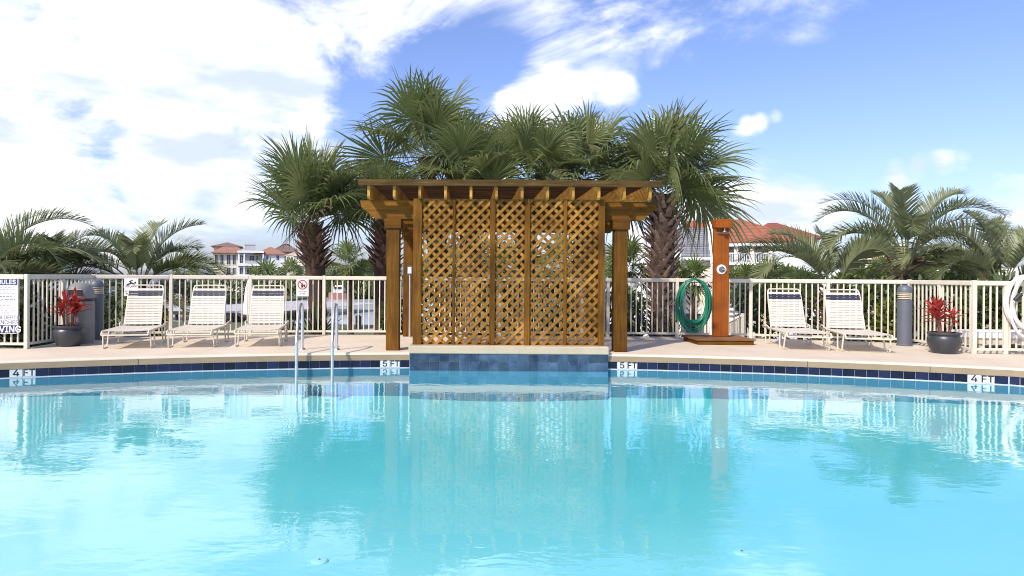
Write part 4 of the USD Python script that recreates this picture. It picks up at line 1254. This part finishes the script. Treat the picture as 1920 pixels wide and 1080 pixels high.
SH = [(30, 590, 13.3, .75, .6, .75, 1500, .20, "shrub_leaf", "dark bush behind the rules sign"),
      (108, 600, 14.2, .65, .5, .55, 1100, .20, "shrub_leaf", "dark bush behind the left planter"),
      (215, 605, 14.2, .60, .5, .5, 1000, .18, "shrub_leaf", "dark bush behind the left bollard light"),
      (275, 600, 14.6, .4, .4, .4, 600, .18, "shrub_lime", "small lime bush behind the leftmost lounge chair"),
      (745, 600, 15.5, .45, .4, .55, 700, .16, "shrub_leaf", "green bush between the pergola's left posts"),
      (815, 585, 17, .9, .6, .75, 1200, .18, "shrub_leaf", "dark bush behind the lattice's left panels"),
      (915, 580, 17, .8, .6, .8, 1200, .18, "shrub_leaf", "dark bush behind the lattice's middle"),
      (1040, 580, 17, .95, .6, .85, 1400, .18, "shrub_leaf", "dark bush behind the lattice's right panels"),
      (1165, 590, 15, .55, .5, .65, 1000, .16, "shrub_leaf", "dark bush beside the right pergola post"),
      (1440, 590, 17.5, .7, .5, .65, 900, .16, "shrub_leaf", "dark bush between shower and first right lounge chair"),
      (1535, 600, 16, .55, .5, .6, 900, .16, "shrub_leaf", "dark bush between the two right lounge chairs"),
      (1640, 585, 14.6, .65, .5, .7, 1100, .20, "shrub_leaf", "dark bush left of the right bollard light"),
      (1668, 610, 13.7, .28, .25, .55, 520, .14, "shrub_lime", "lime leafed bush beside the right bollard light"),
      (1765, 580, 14.2, .8, .6, .8, 1500, .20, "shrub_leaf", "dark bush behind the right planter"),
      (1880, 590, 13.4, .95, .6, .75, 1600, .20, "shrub_leaf", "dark bush behind the white hose"),
      (1790, 505, 26, 1.6, 1.0, .8, 1400, .3, "shrub_lime", "yellow green bush under the far white gable"),
      (1620, 540, 24, 1.0, .8, .7, 1300, .3, "shrub_lime", "yellow green bush left of the dark palm trunk"),
      (1475, 535, 33, 1.4, 1.0, .8, 1200, .32, "shrub_lime", "yellow green bush behind the first right lounge chair"),
      (1415, 560, 22, .7, .6, .5, 900, .25, "shrub_leaf", "mid green bush right of the shower column"),
      (660, 540, 150, 7, 4, 3.5, 900, 1.4, "shrub_leaf", "far green trees on the canal shore left of the pergola"),
      (700, 528, 150, 7, 4, 5, 900, 1.4, "shrub_leaf", "taller far green tree beside the pergola post"),
      (575, 538, 158, 6, 4, 3, 700, 1.3, "shrub_leaf", "far hedge below the pink gabled house"),
      (430, 545, 118, 6, 3, 2.0, 700, 1.0, "shrub_leaf", "far dark hedge below the white balcony house"),
      (340, 547, 112, 5, 3, 1.8, 700, 1.0, "shrub_leaf", "far dark hedge left of the dock")]
for i, (px, py, D, rx, ry, rz, n_, sz, mt, lb) in enumerate(SH):
    shrub(lb, P(px, py, D), rx, ry, rz, n_, sz, mt, 60 + i, name="shrub" if D < 100 else "far_tree", cat="shrub" if D < 100 else "tree")


def sword(label, px, py, D, seed, n_=26, L=.95, w=.055, mat="sword_leaf"):
    r = np.random.default_rng(seed)
    c = P(px, py, D)
    t = thing("sword_plant", label, "plant", (c[0], c[1], GZ))
    part(t, "stem", MB().tube([(c[0], c[1], GZ), (c[0], c[1], c[2])], .07, 8), "trunk_bark", w=True)
    for i in range(n_):
        az = i * 2.4 + r.uniform(-.2, .2); el = math.radians(r.uniform(12, 86))
        d = np.array([math.cos(az) * math.cos(el), math.sin(az) * math.cos(el), math.sin(el)])
        v, f = strapleaf(c, d, L * r.uniform(.7, 1.1), w, r.uniform(0, .3), .25)
        part(t, "leaf", MB().add(v, f), mat, w=True)


sword("sword leaved plant behind the pool ladder", 592, 640, 14.0, 31, 30, 1.0, .07)
sword("arching grassy plant right of the third lounge chair", 545, 640, 13.9, 32, 34, .75, .022)
sword("spiky plant between thick palm trunk and green hose", 1262, 645, 14.0, 33, 34, .85, .035)
sword("green sword plant beside the right pergola post", 1195, 640, 14.2, 34, 30, .75, .04)
sword("spiky plant behind the second right lounge chair", 1545, 640, 14.3, 35, 24, .7, .03)


# ------------------------------------------------------------------ buildings
def face(px=None):
    """Buildings that follow turn their fronts to the viewer at that place of the picture."""
    global HROT
    HROT = 0.0 if px is None else math.atan((px - CX) / F_PX)
    return HROT


def wx_(px, D):
    return math.tan(math.atan((px - CX) / F_PX) - HROT) * D


def zy(py, D, px=None):
    if px is None:
        px = CX + F_PX * math.tan(HROT)
    Y = D * math.cos(HROT) - wx_(px, D) * math.sin(HROT)
    return EYE + (CY + (px - CX) * math.tan(ROLL) - py) / F_PX * Y


def hip(x0, x1, y0, y1, z0, z1, hx=None, over=.4, th=.16):
    """Hip roof with a fascia edge; hx: how far the ridge stands in from each end."""
    x0, x1, y0, y1 = x0 - over, x1 + over, y0 - over, y1 + over
    h = (y1 - y0) / 2
    hx0, hx1 = (hx if isinstance(hx, tuple) else (h if hx is None else hx,) * 2)
    ym = (y0 + y1) / 2
    v = [(x0, y0, z0), (x1, y0, z0), (x1, y1, z0), (x0, y1, z0), (x0 + hx0, ym, z1), (x1 - hx1, ym, z1)]
    v += [(x, y, z - th) for x, y, z in v[:4]]
    b = MB()
    b.add(v, [(0, 1, 5), (0, 5, 4), (1, 2, 5), (2, 3, 4), (2, 4, 5), (3, 0, 4), (6, 8, 7), (6, 9, 8)])
    b.add(v, [(0, 6, 7, 1), (1, 7, 8, 2), (2, 8, 9, 3), (3, 9, 6, 0)])
    return b


def windows(t, wall_y, rects, D, mat="window_dark", frame="trim_white", th=.06):
    """Framed windows standing on a wall that faces the pool; rects in picture places."""
    for x0, y0, x1, y1 in rects:
        a, b_, c_, d = wx_(x0, D), wx_(x1, D), zy(y1, D, x0), zy(y0, D, x0)
        e = max(.05, (b_ - a) * .10)
        o = sbox(a - e, c_ - e, b_ + e, d + e)
        i_ = sbox(a, c_, b_, d)
        w = part(t, "window", MB().polyxz(o.difference(i_), wall_y - th, wall_y + .01).box((a + b_) / 2 - e * .25, wall_y - th * .8, c_, (a + b_) / 2 + e * .25, wall_y - .012, d), frame, w=True)
        part(w, "pane", MB().box(a, wall_y - .02, c_, b_, wall_y - .005, d), mat, w=True)


# far shore, left: white house with balconies
face(490)
D = 172.0
t = thing("white_house", "white far house with terracotta roof, balcony and chimney across the canal", "house", (wx_(490, D), D, GZ))
part(t, "wall", MB().box(wx_(495, D), D, GZ, wx_(533, D), D + 12, zy(476, D)), "wall_bluewhite", w=True)
part(t, "wing_wall", MB().box(wx_(446, D), D + 1.6, GZ, wx_(494.6, D), D + 11, zy(474, D)), "wall_grey", w=True)
part(t, "back_wall", MB().box(wx_(398, D), D + 3, GZ, wx_(445, D), D + 13, zy(475, D)), "wall_cream", w=True)
for px in (446, 456.5, 492):
    part(t, "column", MB().box(wx_(px, D), D - .6, GZ, wx_(px + 2.6, D), D - .2, zy(476, D)), "trim_white", w=True)
for y0, y1 in ((494.5, 499), (470.5, 474.5), (515, 520)):
    part(t, "balcony_slab", MB().box(wx_(445, D), D - .8, zy(y1, D), wx_(494.6, D), D + 1.55, zy(y0, D)), "trim_white", w=True)
part(t, "balcony_rail", MB().box(wx_(459.5, D), D - .55, zy(494, D), wx_(492, D), D - .5, zy(489, D)), "wall_grey", w=True)
windows(t, D + 1.6, [(449, 478, 455, 493), (467, 479, 477, 493), (480, 479, 484, 493), (449, 502, 455, 514), (462, 502, 472, 514), (477, 502, 490, 514)], D)
windows(t, D, [(499, 478.5, 503, 487), (518, 478.5, 523, 487.5), (521, 500, 525, 507)], D)
windows(t, D + 3, [(403, 478, 408, 496), (413, 478, 419, 496), (425, 478, 432, 496), (436, 478, 442, 496), (425, 502, 432, 514), (436, 502, 442, 514)], D + 3)
part(t, "chimney", MB().box(wx_(458.5, D), D + 4, zy(474, D), wx_(477.5, D), D + 6.5, zy(457, D)).box(wx_(457.5, D), D + 3.9, zy(459, D), wx_(478.5, D), D + 6.6, zy(457, D) + .1), "wall_grey", w=True)
part(t, "roof", hip(wx_(482, D), wx_(533, D), D, D + 12, zy(476, D), zy(461, D), 3.5, .5), "roof_terracotta", w=True)
part(t, "wing_roof", hip(wx_(398, D), wx_(458, D), D + 2.5, D + 13, zy(474, D), zy(461.5, D), 2.5, .5), "roof_terracotta", w=True)
part(t, "rear_roof", hip(wx_(508, D + 18), wx_(565, D + 18), D + 13.5, D + 26, zy(472, D + 18), zy(455.5, D + 18), 5, .4), "roof_brown", w=True)
part(t, "rear_wall", MB().box(wx_(510, D + 18), D + 14.5, GZ, wx_(563, D + 18), D + 25, zy(472.2, D + 18)), "wall_cream", w=True)
part(t, "rear_roof", hip(wx_(400, D + 18), wx_(452, D + 18), D + 13.5, D + 26, zy(464, D + 18), zy(455, D + 18), 4, .4), "roof_brown", w=True)
part(t, "rear_wall", MB().box(wx_(402, D + 18), D + 14.5, GZ, wx_(450, D + 18), D + 25, zy(464.2, D + 18)), "wall_cream", w=True)
face(570)
D = 167.0
t = thing("gabled_house", "pale pink far house with low gable across the canal, beside the leaning palm", "house", (wx_(570, D), D, GZ))
gx0, gx1 = wx_(536, D), wx_(606, D)
part(t, "wall", MB().box(gx0, D, GZ, gx1, D + 10, zy(480, D)), "wall_cream", w=True)
part(t, "gable", MB().polyxz(Polygon([(wx_(549, D), zy(480, D) + .004), (wx_(603, D), zy(480, D) + .004), (wx_(576, D), zy(468.5, D))]), D - .3, D + .4), "wall_white", w=True)
part(t, "roof", hip(gx0, gx1, D + .5, D + 10, zy(479.5, D), zy(467, D), 4.0, .5), "roof_pale", w=True)
part(t, "cornice", MB().box(wx_(534.5, D), D - .35, zy(499, D), gx1, D - .002, zy(495.5, D)), "trim_white", w=True)
windows(t, D, [(537.5, 482, 540, 494), (545, 482, 548, 492), (556, 481, 563, 486.5), (567, 481.5, 571, 486), (575, 482, 580, 487), (545, 503, 548, 508), (560, 503, 566, 510), (590, 482, 595, 489)], D)

# left house behind the feather palms
face(100)
D = 76.0
t = thing("waterside_house", "white house with grey roof half hidden by the left feather palms", "house", (wx_(120, D), D, GZ))
part(t, "wall", MB().box(wx_(-120, D), D, GZ, wx_(216, D), D + 9, zy(512, D, 100)), "wall_white", w=True)
part(t, "roof", hip(wx_(-120, D), wx_(216, D), D, D + 9, zy(511, D, 100), zy(487, D, 100), 4.0, .6), "roof_grey", w=True)
part(t, "gable", MB().polyxz(Polygon([(wx_(70, D), zy(511, D) + .01), (wx_(140, D), zy(511, D) + .01), (wx_(100, D), zy(488, D))]), D - .9, D + 2), "wall_white", w=True)
windows(t, D, [(188, 528, 206, 556), (60, 528, 78, 556), (125, 528, 140, 556)], D, "window_blue")
face(310)
D = 130.0
t = thing("porch_house", "white porch house behind the first fence post right of the swim sign", "house", (wx_(310, D), D, GZ))
part(t, "wall", MB().box(wx_(268, D), D, GZ, wx_(400, D), D + 8, zy(512, D)), "wall_white", w=True)
part(t, "roof", hip(wx_(268, D), wx_(400, D), D - 1.2, D + 8, zy(511, D), zy(496, D), 3.5, .5), "roof_grey", w=True)
part(t, "porch_beam", MB().box(wx_(285, D), D - 1.3, zy(519, D), wx_(395, D), D - 1.0, zy(513, D)), "trim_white", w=True)
for px in (286, 318, 350, 382):
    part(t, "porch_post", MB().box(wx_(px, D), D - 1.25, GZ, wx_(px + 3, D), D - 1.05, zy(519, D) - .004), "trim_white", w=True)
windows(t, D, [(327, 524, 340, 548), (296, 524, 308, 548), (362, 524, 374, 548)], D, "window_blue")

face()
# dock and its posts, pile, sunshade
t = thing("dock", "grey plank dock on dark piles over the canal behind the loungers", "dock", (-31, 90, CZ))
A, B_ = np.array([-39.0, 78.0]), np.array([-23.5, 72.5])
dv = (B_ - A) / np.linalg.norm(B_ - A); nv = np.array([-dv[1], dv[0]])
ang = math.atan2(dv[1], dv[0]); Ld = np.linalg.norm(B_ - A)
for i in range(40):
    part(t, "plank", xform(MB().box(i * Ld / 40 + .01, 0, -.05, (i + 1) * Ld / 40 - .01, 30, 0), ang, (A[0], A[1], -3.15)), "dock_wood", w=True)
part(t, "edge_beam", xform(MB().box(0, -.12, -.45, Ld, -.005, -.06), ang, (A[0], A[1], -3.15)), "dark_wood", w=True)
for s in (.1, 2.6, 5.0, 7.6, 10.2, 13.0, 16.2):
    for q in (.35, 8.0):
        c = A + dv * s + nv * q
        part(t, "pile", MB().tube([(c[0], c[1], -5.3), (c[0], c[1], -3.21)], .16, 10), "dark_wood", w=True)
c = P(468, 560, 70)
t = thing("closed_sunshade", "tall closed white sunshade by the dock left of the third lounge chair", "sunshade", (c[0], 70, GZ))
part(t, "canopy", MB().lathe([(0, 5.05), (.12, 4.9), (.45, 3.6), (.62, 1.8), (.66, .9), (.2, .95)], 18, (c[0], 70, GZ)), "canvas_white", 40, w=True)
part(t, "pole", MB().tube([(c[0], 70, GZ), (c[0], 70, GZ + .95)], .06, 8), "metal_steel", w=True)
c = P(672, 608, 62)
single("mooring_pile", MB().tube([(c[0], 62, -5.2), (c[0], 62, zy(597, 62))], .28, 12).lathe([(.30, 0), (.30, .1), (.05, .3), (0, .3)], 12, (c[0], 62, zy(597, 62))), "dark_wood", "dark mooring pile in the canal left of the pergola post", "mooring pile")
D = 150
t = thing("moored_boat", "far moored boat with red hull and white cabin across the canal", "boat", (wx_(650, D), D - 6, CZ))
hull = []
for tt, wd, zz in ((0, .9, 1.5), (.2, 1.3, 1.4), (.6, 1.4, 1.4), (.85, .9, 1.6), (1, .05, 1.9)):
    x = wx_(628, D) + tt * 5.4
    hull += [(x, D - 6 - wd, CZ + zz), (x, D - 6 - wd * .5, CZ - .2), (x, D - 6 + wd * .5, CZ - .2), (x, D - 6 + wd, CZ + zz)]
fcs = [(a + e, a + e + 1, a + 5 + e, a + 4 + e) for a in (0, 4, 8, 12) for e in range(3)] + [(a + 3, a, a + 4, a + 7) for a in (0, 4, 8, 12)] + [(0, 3, 2, 1)]
part(t, "hull", MB().add(hull, fcs), "hull_red", w=True)
x = wx_(628, D)
part(t, "cabin", MB().cbox(x + 1.0, D - 6.8, CZ + 1.42, x + 3.2, D - 5.2, CZ + 3.1, .12), "canvas_white", w=True)
part(t, "cabin_window", MB().box(x + 1.3, D - 6.83, CZ + 2.2, x + 2.9, D - 6.79, CZ + 2.8), "window_dark", w=True)


def course_roof(quad, rows, mat, t, name="roof"):
    """A roof plane of stepped courses: quad = eave left, eave right, ridge right, ridge left; each course is one piece."""
    a, b_, c_, d = map(np.array, quad)
    nrm = unit(np.cross(b_ - a, d - a))
    nrm = nrm if nrm[2] > 0 else -nrm
    for i in range(rows):
        t0, t1 = i / rows, (i + 1.12) / rows
        l0, l1 = a + (d - a) * t0, a + (d - a) * min(t1, 1)
        r0, r1 = b_ + (c_ - b_) * t0, b_ + (c_ - b_) * min(t1, 1)
        # rolls along the course: a wavy lower edge
        nseg = max(4, int(np.linalg.norm(r0 - l0) / .16))
        V = []
        for k in range(nseg + 1):
            s = k / nseg
            wv = .035 * (k % 2)
            lo, hi = l0 + (r0 - l0) * s, l1 + (r1 - l1) * s
            V += [lo + nrm * (.055 + wv), hi + nrm * (.0 + wv * .5), lo + nrm * 0.0]
        Fc = [(k * 3, (k + 1) * 3, (k + 1) * 3 + 1, k * 3 + 1) for k in range(nseg)] + [(k * 3 + 2, (k + 1) * 3 + 2, (k + 1) * 3, k * 3) for k in range(nseg)]
        part(t, "roof_course", MB().add(V, Fc), mat, w=True)


# right: grey tiled townhouse with white parapet gables
face(1285)
D = 39.0
t = thing("grey_roof_townhouse", "white townhouse with grey tiled roof between two white parapets right of the pergola", "house", (wx_(1285, D), D, GZ))
xa, xb = wx_(1233, D), wx_(1331, D)
ze, zr = zy(481, D, 1280), zy(437, D + 4, 1280) + .35
part(t, "wall", MB().box(xa, D + .3, GZ, xb, D + 9, ze - .22), "wall_cream", w=True)
part(t, "gutter", MB().cbox(xa - .1, D - .18, ze - .22, xb, D + .3, ze - .03, .03), "trim_white", w=True)
course_roof([(xa, D, ze), (xb, D, ze), (xb, D + 5, zr), (xa, D + 5, zr)], 13, "roof_grey", t)
part(t, "rear_slope", MB().add([(xa, D + 5, zr), (xb, D + 5, zr), (xb, D + 10, ze), (xa, D + 10, ze)], [(0, 1, 2, 3)]), "roof_grey", w=True)
# right parapet: rises with the slope
pr = Polygon([(D - 1.0, GZ), (D + 10, GZ), (D + 10, ze + .3), (D + 5, zr + .42), (D - 1.0, zy(500, D - 1, 1322))])
part(t, "parapet", MB().polyyz(pr, xb + .002, xb + .45), "wall_white", w=True)
pl_ = Polygon([(D - 2.2, GZ), (D + 10, GZ), (D + 10, ze + .3), (D + 5, zr - .2), (D + 1.2, zy(463, D + 1.2, 1245)), (D - 2.2, zy(472, D - 2.2, 1270))])
part(t, "parapet", MB().box(wx_(1222, D - 2), D - 2.2, GZ, wx_(1277, D - 2), D - 1.7, zy(489, D - 2, 1250)).polyxz(Polygon([(wx_(1222, D - 2), zy(489, D - 2, 1250)), (wx_(1277, D - 2), zy(489, D - 2, 1250)), (wx_(1277, D - 2), zy(474, D - 2, 1277)), (wx_(1243, D - 2), zy(462, D - 2, 1243)), (wx_(1222, D - 2), zy(462, D - 2, 1222))]), D - 2.2, D - 1.7), "wall_white", w=True)
part(t, "side_wall", MB().box(wx_(1277, D - 2) - .35, D - 1.695, GZ, wx_(1277, D - 2), D + .29, zy(474, D - 2, 1277)), "wall_white", w=True)
part(t, "door", MB().box(wx_(1292, D), D + .24, GZ, wx_(1314, D), D + .31, zy(590, D, 1300)).box(wx_(1286, D), D + .26, GZ, wx_(1321, D), D + .305, zy(582, D, 1300)), "bollard_grey", w=True)
part(t, "entry_trim", MB().box(wx_(1283, D), D + .12, zy(588, D, 1300), wx_(1324, D), D + .3, zy(576, D, 1300)), "trim_white", w=True)
windows(t, D - 2.2, [(1236, 545, 1252, 575)], D - 2.2, "window_blue")
face(1160)
D = 36.0
t = thing("parapet_townhouse", "white townhouse with grey roof right behind the pergola's right post", "house", (wx_(1180, D), D, GZ))
xa, xb = wx_(1100, D), wx_(1153, D)
ze, zr = zy(498, D, 1140), zy(461, D + 3, 1140)
part(t, "wall", MB().box(xa, D + .3, GZ, xb, D + 7, ze - .1), "wall_white", w=True)
part(t, "gutter", MB().cbox(xa, D - .12, ze - .2, xb, D + .3, ze - .03, .03), "trim_white", w=True)
course_roof([(xa, D, ze), (xb, D, ze), (xb, D + 3.6, zr), (xa, D + 3.6, zr)], 9, "roof_grey", t)
part(t, "tall_wall", MB().box(xb + .002, D + .6, GZ, wx_(1222, D), D + 8, zy(500, D, 1180)).polyxz(Polygon([(xb + .002, zy(500, D, 1180)), (wx_(1222, D), zy(500, D, 1180)), (wx_(1222, D), zy(437, D, 1215)), (wx_(1186, D), zy(414, D, 1186)), (xb + .002, zy(414, D, 1160))]), D + .6, D + 1.1), "wall_white", w=True)
course_roof([(wx_(1180, D), D + 1.12, zy(440, D, 1190)), (wx_(1245, D), D + 1.12, zy(452, D, 1215)), (wx_(1240, D), D + 4.5, zy(418, D, 1200)), (wx_(1180, D), D + 4.5, zy(412, D, 1190))], 8, "roof_grey", t)

# red roofed house behind
face(1390)
D = 56.0
t = thing("red_roof_house", "cream house with orange red tiled roof and columned balcony right of the shower", "house", (wx_(1390, D), D, GZ))
ze = zy(452, D, 1390)
part(t, "wall", MB().box(wx_(1262, D), D + 1.8, GZ, wx_(1500, D), D + 10, ze - .18), "wall_yellow", w=True)
part(t, "roof", hip(wx_(1262, D), wx_(1500, D), D, D + 10, ze, zy(413, D + 5, 1320), (1.2, 4.6), .5), "roof_red", w=True)
part(t, "eave_band", MB().box(wx_(1256, D), D - .45, ze - .42, wx_(1506, D), D + .2, ze - .165), "trim_white", w=True)
for px in (1376, 1406, 1440, 1474):
    part(t, "column", MB().cbox(wx_(px, D), D - .2, GZ, wx_(px + 8, D), D + .14, ze - .425, .03), "wall_cream", w=True)
part(t, "balcony_floor", MB().box(wx_(1340, D), D - .3, zy(497, D, 1390), wx_(1500, D), D + 1.78, zy(491, D, 1390)), "trim_white", w=True)
part(t, "balcony_rail", MB().box(wx_(1340, D), D - .26, zy(476, D, 1390), wx_(1500, D), D - .205, zy(474, D, 1390)), "trim_white", w=True)
for i in range(50):
    px = 1341 + i * 3.2
    part(t, "baluster", MB().box(wx_(px, D), D - .25, zy(491, D, 1390), wx_(px + 1.1, D), D - .21, zy(476, D, 1390)), "trim_white", w=True)
windows(t, D + 1.8, [(1366, 461, 1375, 486), (1390, 461, 1403, 486), (1420, 461, 1432, 486), (1452, 461, 1464, 486), (1366, 512, 1378, 532), (1392, 512, 1404, 532)], D + 1.8, "window_blue")
face(1460)
D = 66.0
t = thing("second_red_roof_house", "house with deep red hip roof farther right behind the feather palm", "house", (wx_(1460, D), D, GZ))
part(t, "wall", MB().box(wx_(1402, D), D, GZ, wx_(1530, D), D + 8, zy(446, D, 1460)), "wall_yellow", w=True)
part(t, "roof", hip(wx_(1402, D), wx_(1530, D), D, D + 8, zy(445, D, 1460), zy(418, D + 4, 1447), (2.0, 3.6), .4), "roof_redder", w=True)
# blue-white gable, tan building and white gable behind the right feather palms
face(1510)
D = 49.0
t = thing("blue_white_house", "blue-white gable wall with a tiny window under the arching feather frond", "house", (wx_(1510, D), D, GZ))
part(t, "wall", MB().polyxz(Polygon([(wx_(1452, D), GZ), (wx_(1575, D), GZ), (wx_(1575, D), zy(498, D, 1560)), (wx_(1505, D), zy(462, D, 1505)), (wx_(1452, D), zy(466, D, 1460))]), D, D + 8), "wall_bluewhite", w=True)
windows(t, D, [(1523, 485, 1527, 491), (1490, 560, 1512, 600)], D, "window_blue")
face(1650)
D = 54.0
t = thing("tan_building", "tan building with planter ledge behind the largest feather palm", "building", (wx_(1650, D), D, GZ))
part(t, "wall", MB().box(wx_(1618, D), D, GZ, wx_(1700, D), D + 8, zy(462, D, 1650)), "wall_tan", w=True)
part(t, "pilaster", MB().box(wx_(1620, D), D - .35, GZ, wx_(1634, D), D - .004, zy(468, D, 1650)), "wall_cream", w=True)
part(t, "ledge", MB().box(wx_(1616, D), D - .5, zy(492, D, 1650), wx_(1702, D), D - .004, zy(488, D, 1650)), "wall_cream", w=True)
part(t, "parapet_cap", MB().box(wx_(1616, D), D - .15, zy(462, D, 1650), wx_(1702, D), D + 8.1, zy(459, D, 1650)), "wall_cream", w=True)
face(1800)
D = 50.0
t = thing("white_gable_house", "plain white gabled wall between the two right feather palms", "house", (wx_(1800, D), D, GZ))
part(t, "wall", MB().polyxz(Polygon([(wx_(1740, D), GZ), (wx_(1990, D), GZ), (wx_(1990, D), zy(492, D, 1900)), (wx_(1842, D), zy(510, D, 1842)), (wx_(1808, D), zy(480, D, 1808)), (wx_(1776, D), zy(470, D, 1776)), (wx_(1740, D), zy(462, D, 1740))]), D, D + 6), "wall_white", w=True)
windows(t, D, [(1870, 520, 1884, 545), (1770, 540, 1784, 570)], D, "window_blue")
# low pale building behind the fence at the lower right
face(1385)
D = 33.0
t = thing("garage_block", "pale low block with louvred openings behind the fence right of the shower", "building", (wx_(1390, D), D, GZ))
part(t, "wall", MB().box(wx_(1345, D), D, GZ, wx_(1420, D), D + 4, zy(533, D, 1390)), "wall_grey", w=True)
for i in range(6):
    part(t, "louver", MB().box(wx_(1352, D), D - .12, zy(600 - i * 9, D, 1380), wx_(1404, D), D - .004, zy(596 - i * 9, D, 1380)), "wall_white", w=True)
face()
# sloping white stair rail behind the shower
D = 14.6
t = thing("stair_rail", "white sloping slatted railing behind the fence right of the shower", "railing", (wx_(1382, D), D, GZ))
xa, xb = wx_(1366, D), wx_(1393, D)
za, zb = zy(604, D, 1366), zy(591, D, 1393)
part(t, "hand_rail", MB().tube([(xa, D, za), (xb, D, zb)], .028, 8), "fence_paint", w=True)
part(t, "newel", MB().cbox(xb - .03, D - .03, GZ, xb + .03, D + .03, zb + .04, .006), "fence_paint", w=True)
for i in range(9):
    x = xa + (xb - xa) * (i + .3) / 9
    part(t, "baluster", MB().box(x - .009, D - .009, za - 1.3, x + .009, D + .009, za + (zb - za) * (i + .3) / 9), "fence_paint", w=True)
part(t, "low_panel", MB().box(xa, D + .03, za - 1.4, xb - .03, D + .06, zb - .18), "wall_white", w=True)


def lantern(label, px, py, D):
    c = P(px, py, D)
    t = thing("garden_lamp", label, "lamp post", (c[0], D, GZ), 0, "lamp posts beyond the fence")
    part(t, "post", MB().lathe([(.09, 0), (.09, .4), (.05, .5), (.045, c[2] - GZ - .2)], 12, (c[0], D, GZ)), "black_metal", 40, w=True)
    part(t, "lantern", MB().lathe([(.07, -.22), (.17, .16), (.17, .17)], 6, c), "white_plastic", w=True)
    part(t, "lantern_roof", MB().lathe([(.21, .17), (.10, .27), (.03, .30), (.02, .38), (0, .39)], 6, c), "black_metal", w=True)


lantern("white lantern on dark post between the right pergola post and palm trunk", 1184, 537, 22)
lantern("white lantern on dark post behind the second right lounge chair", 1605, 540, 21)

# parked car beyond the fence
D = 50.0
xc = wx_(1528, D)
t = thing("parked_car", "silver parked car beyond the fence between the right lounge chairs", "car", (xc, D, GZ))
body = Polygon([(-2.2, .35), (-2.25, .75), (-1.5, .95), (-.95, 1.42), (.75, 1.45), (1.5, 1.0), (2.15, .9), (2.25, .5), (2.2, .35)])
part(t, "body", MB().polyxz(body, -.85, .85), "car_silver")
part(t, "side_window", MB().polyxz(Polygon([(-1.3, .98), (-.88, 1.36), (.68, 1.38), (1.2, 1.0)]), -.862, -.851), "window_dark")
for x in (-1.35, 1.4):
    for s in (-1, 1):
        w_ = xform(MB().tube([(0, s * .70, 0), (0, s * .88, 0)], .33, 20), 0, (x, 0, .33))
        wp_ = part(t, "wheel", w_, "rubber")
        part(wp_, "rim", xform(MB().tube([(0, s * .875, 0), (0, s * .89, 0)], .2, 14), 0, (x, 0, .33)), "metal_steel")
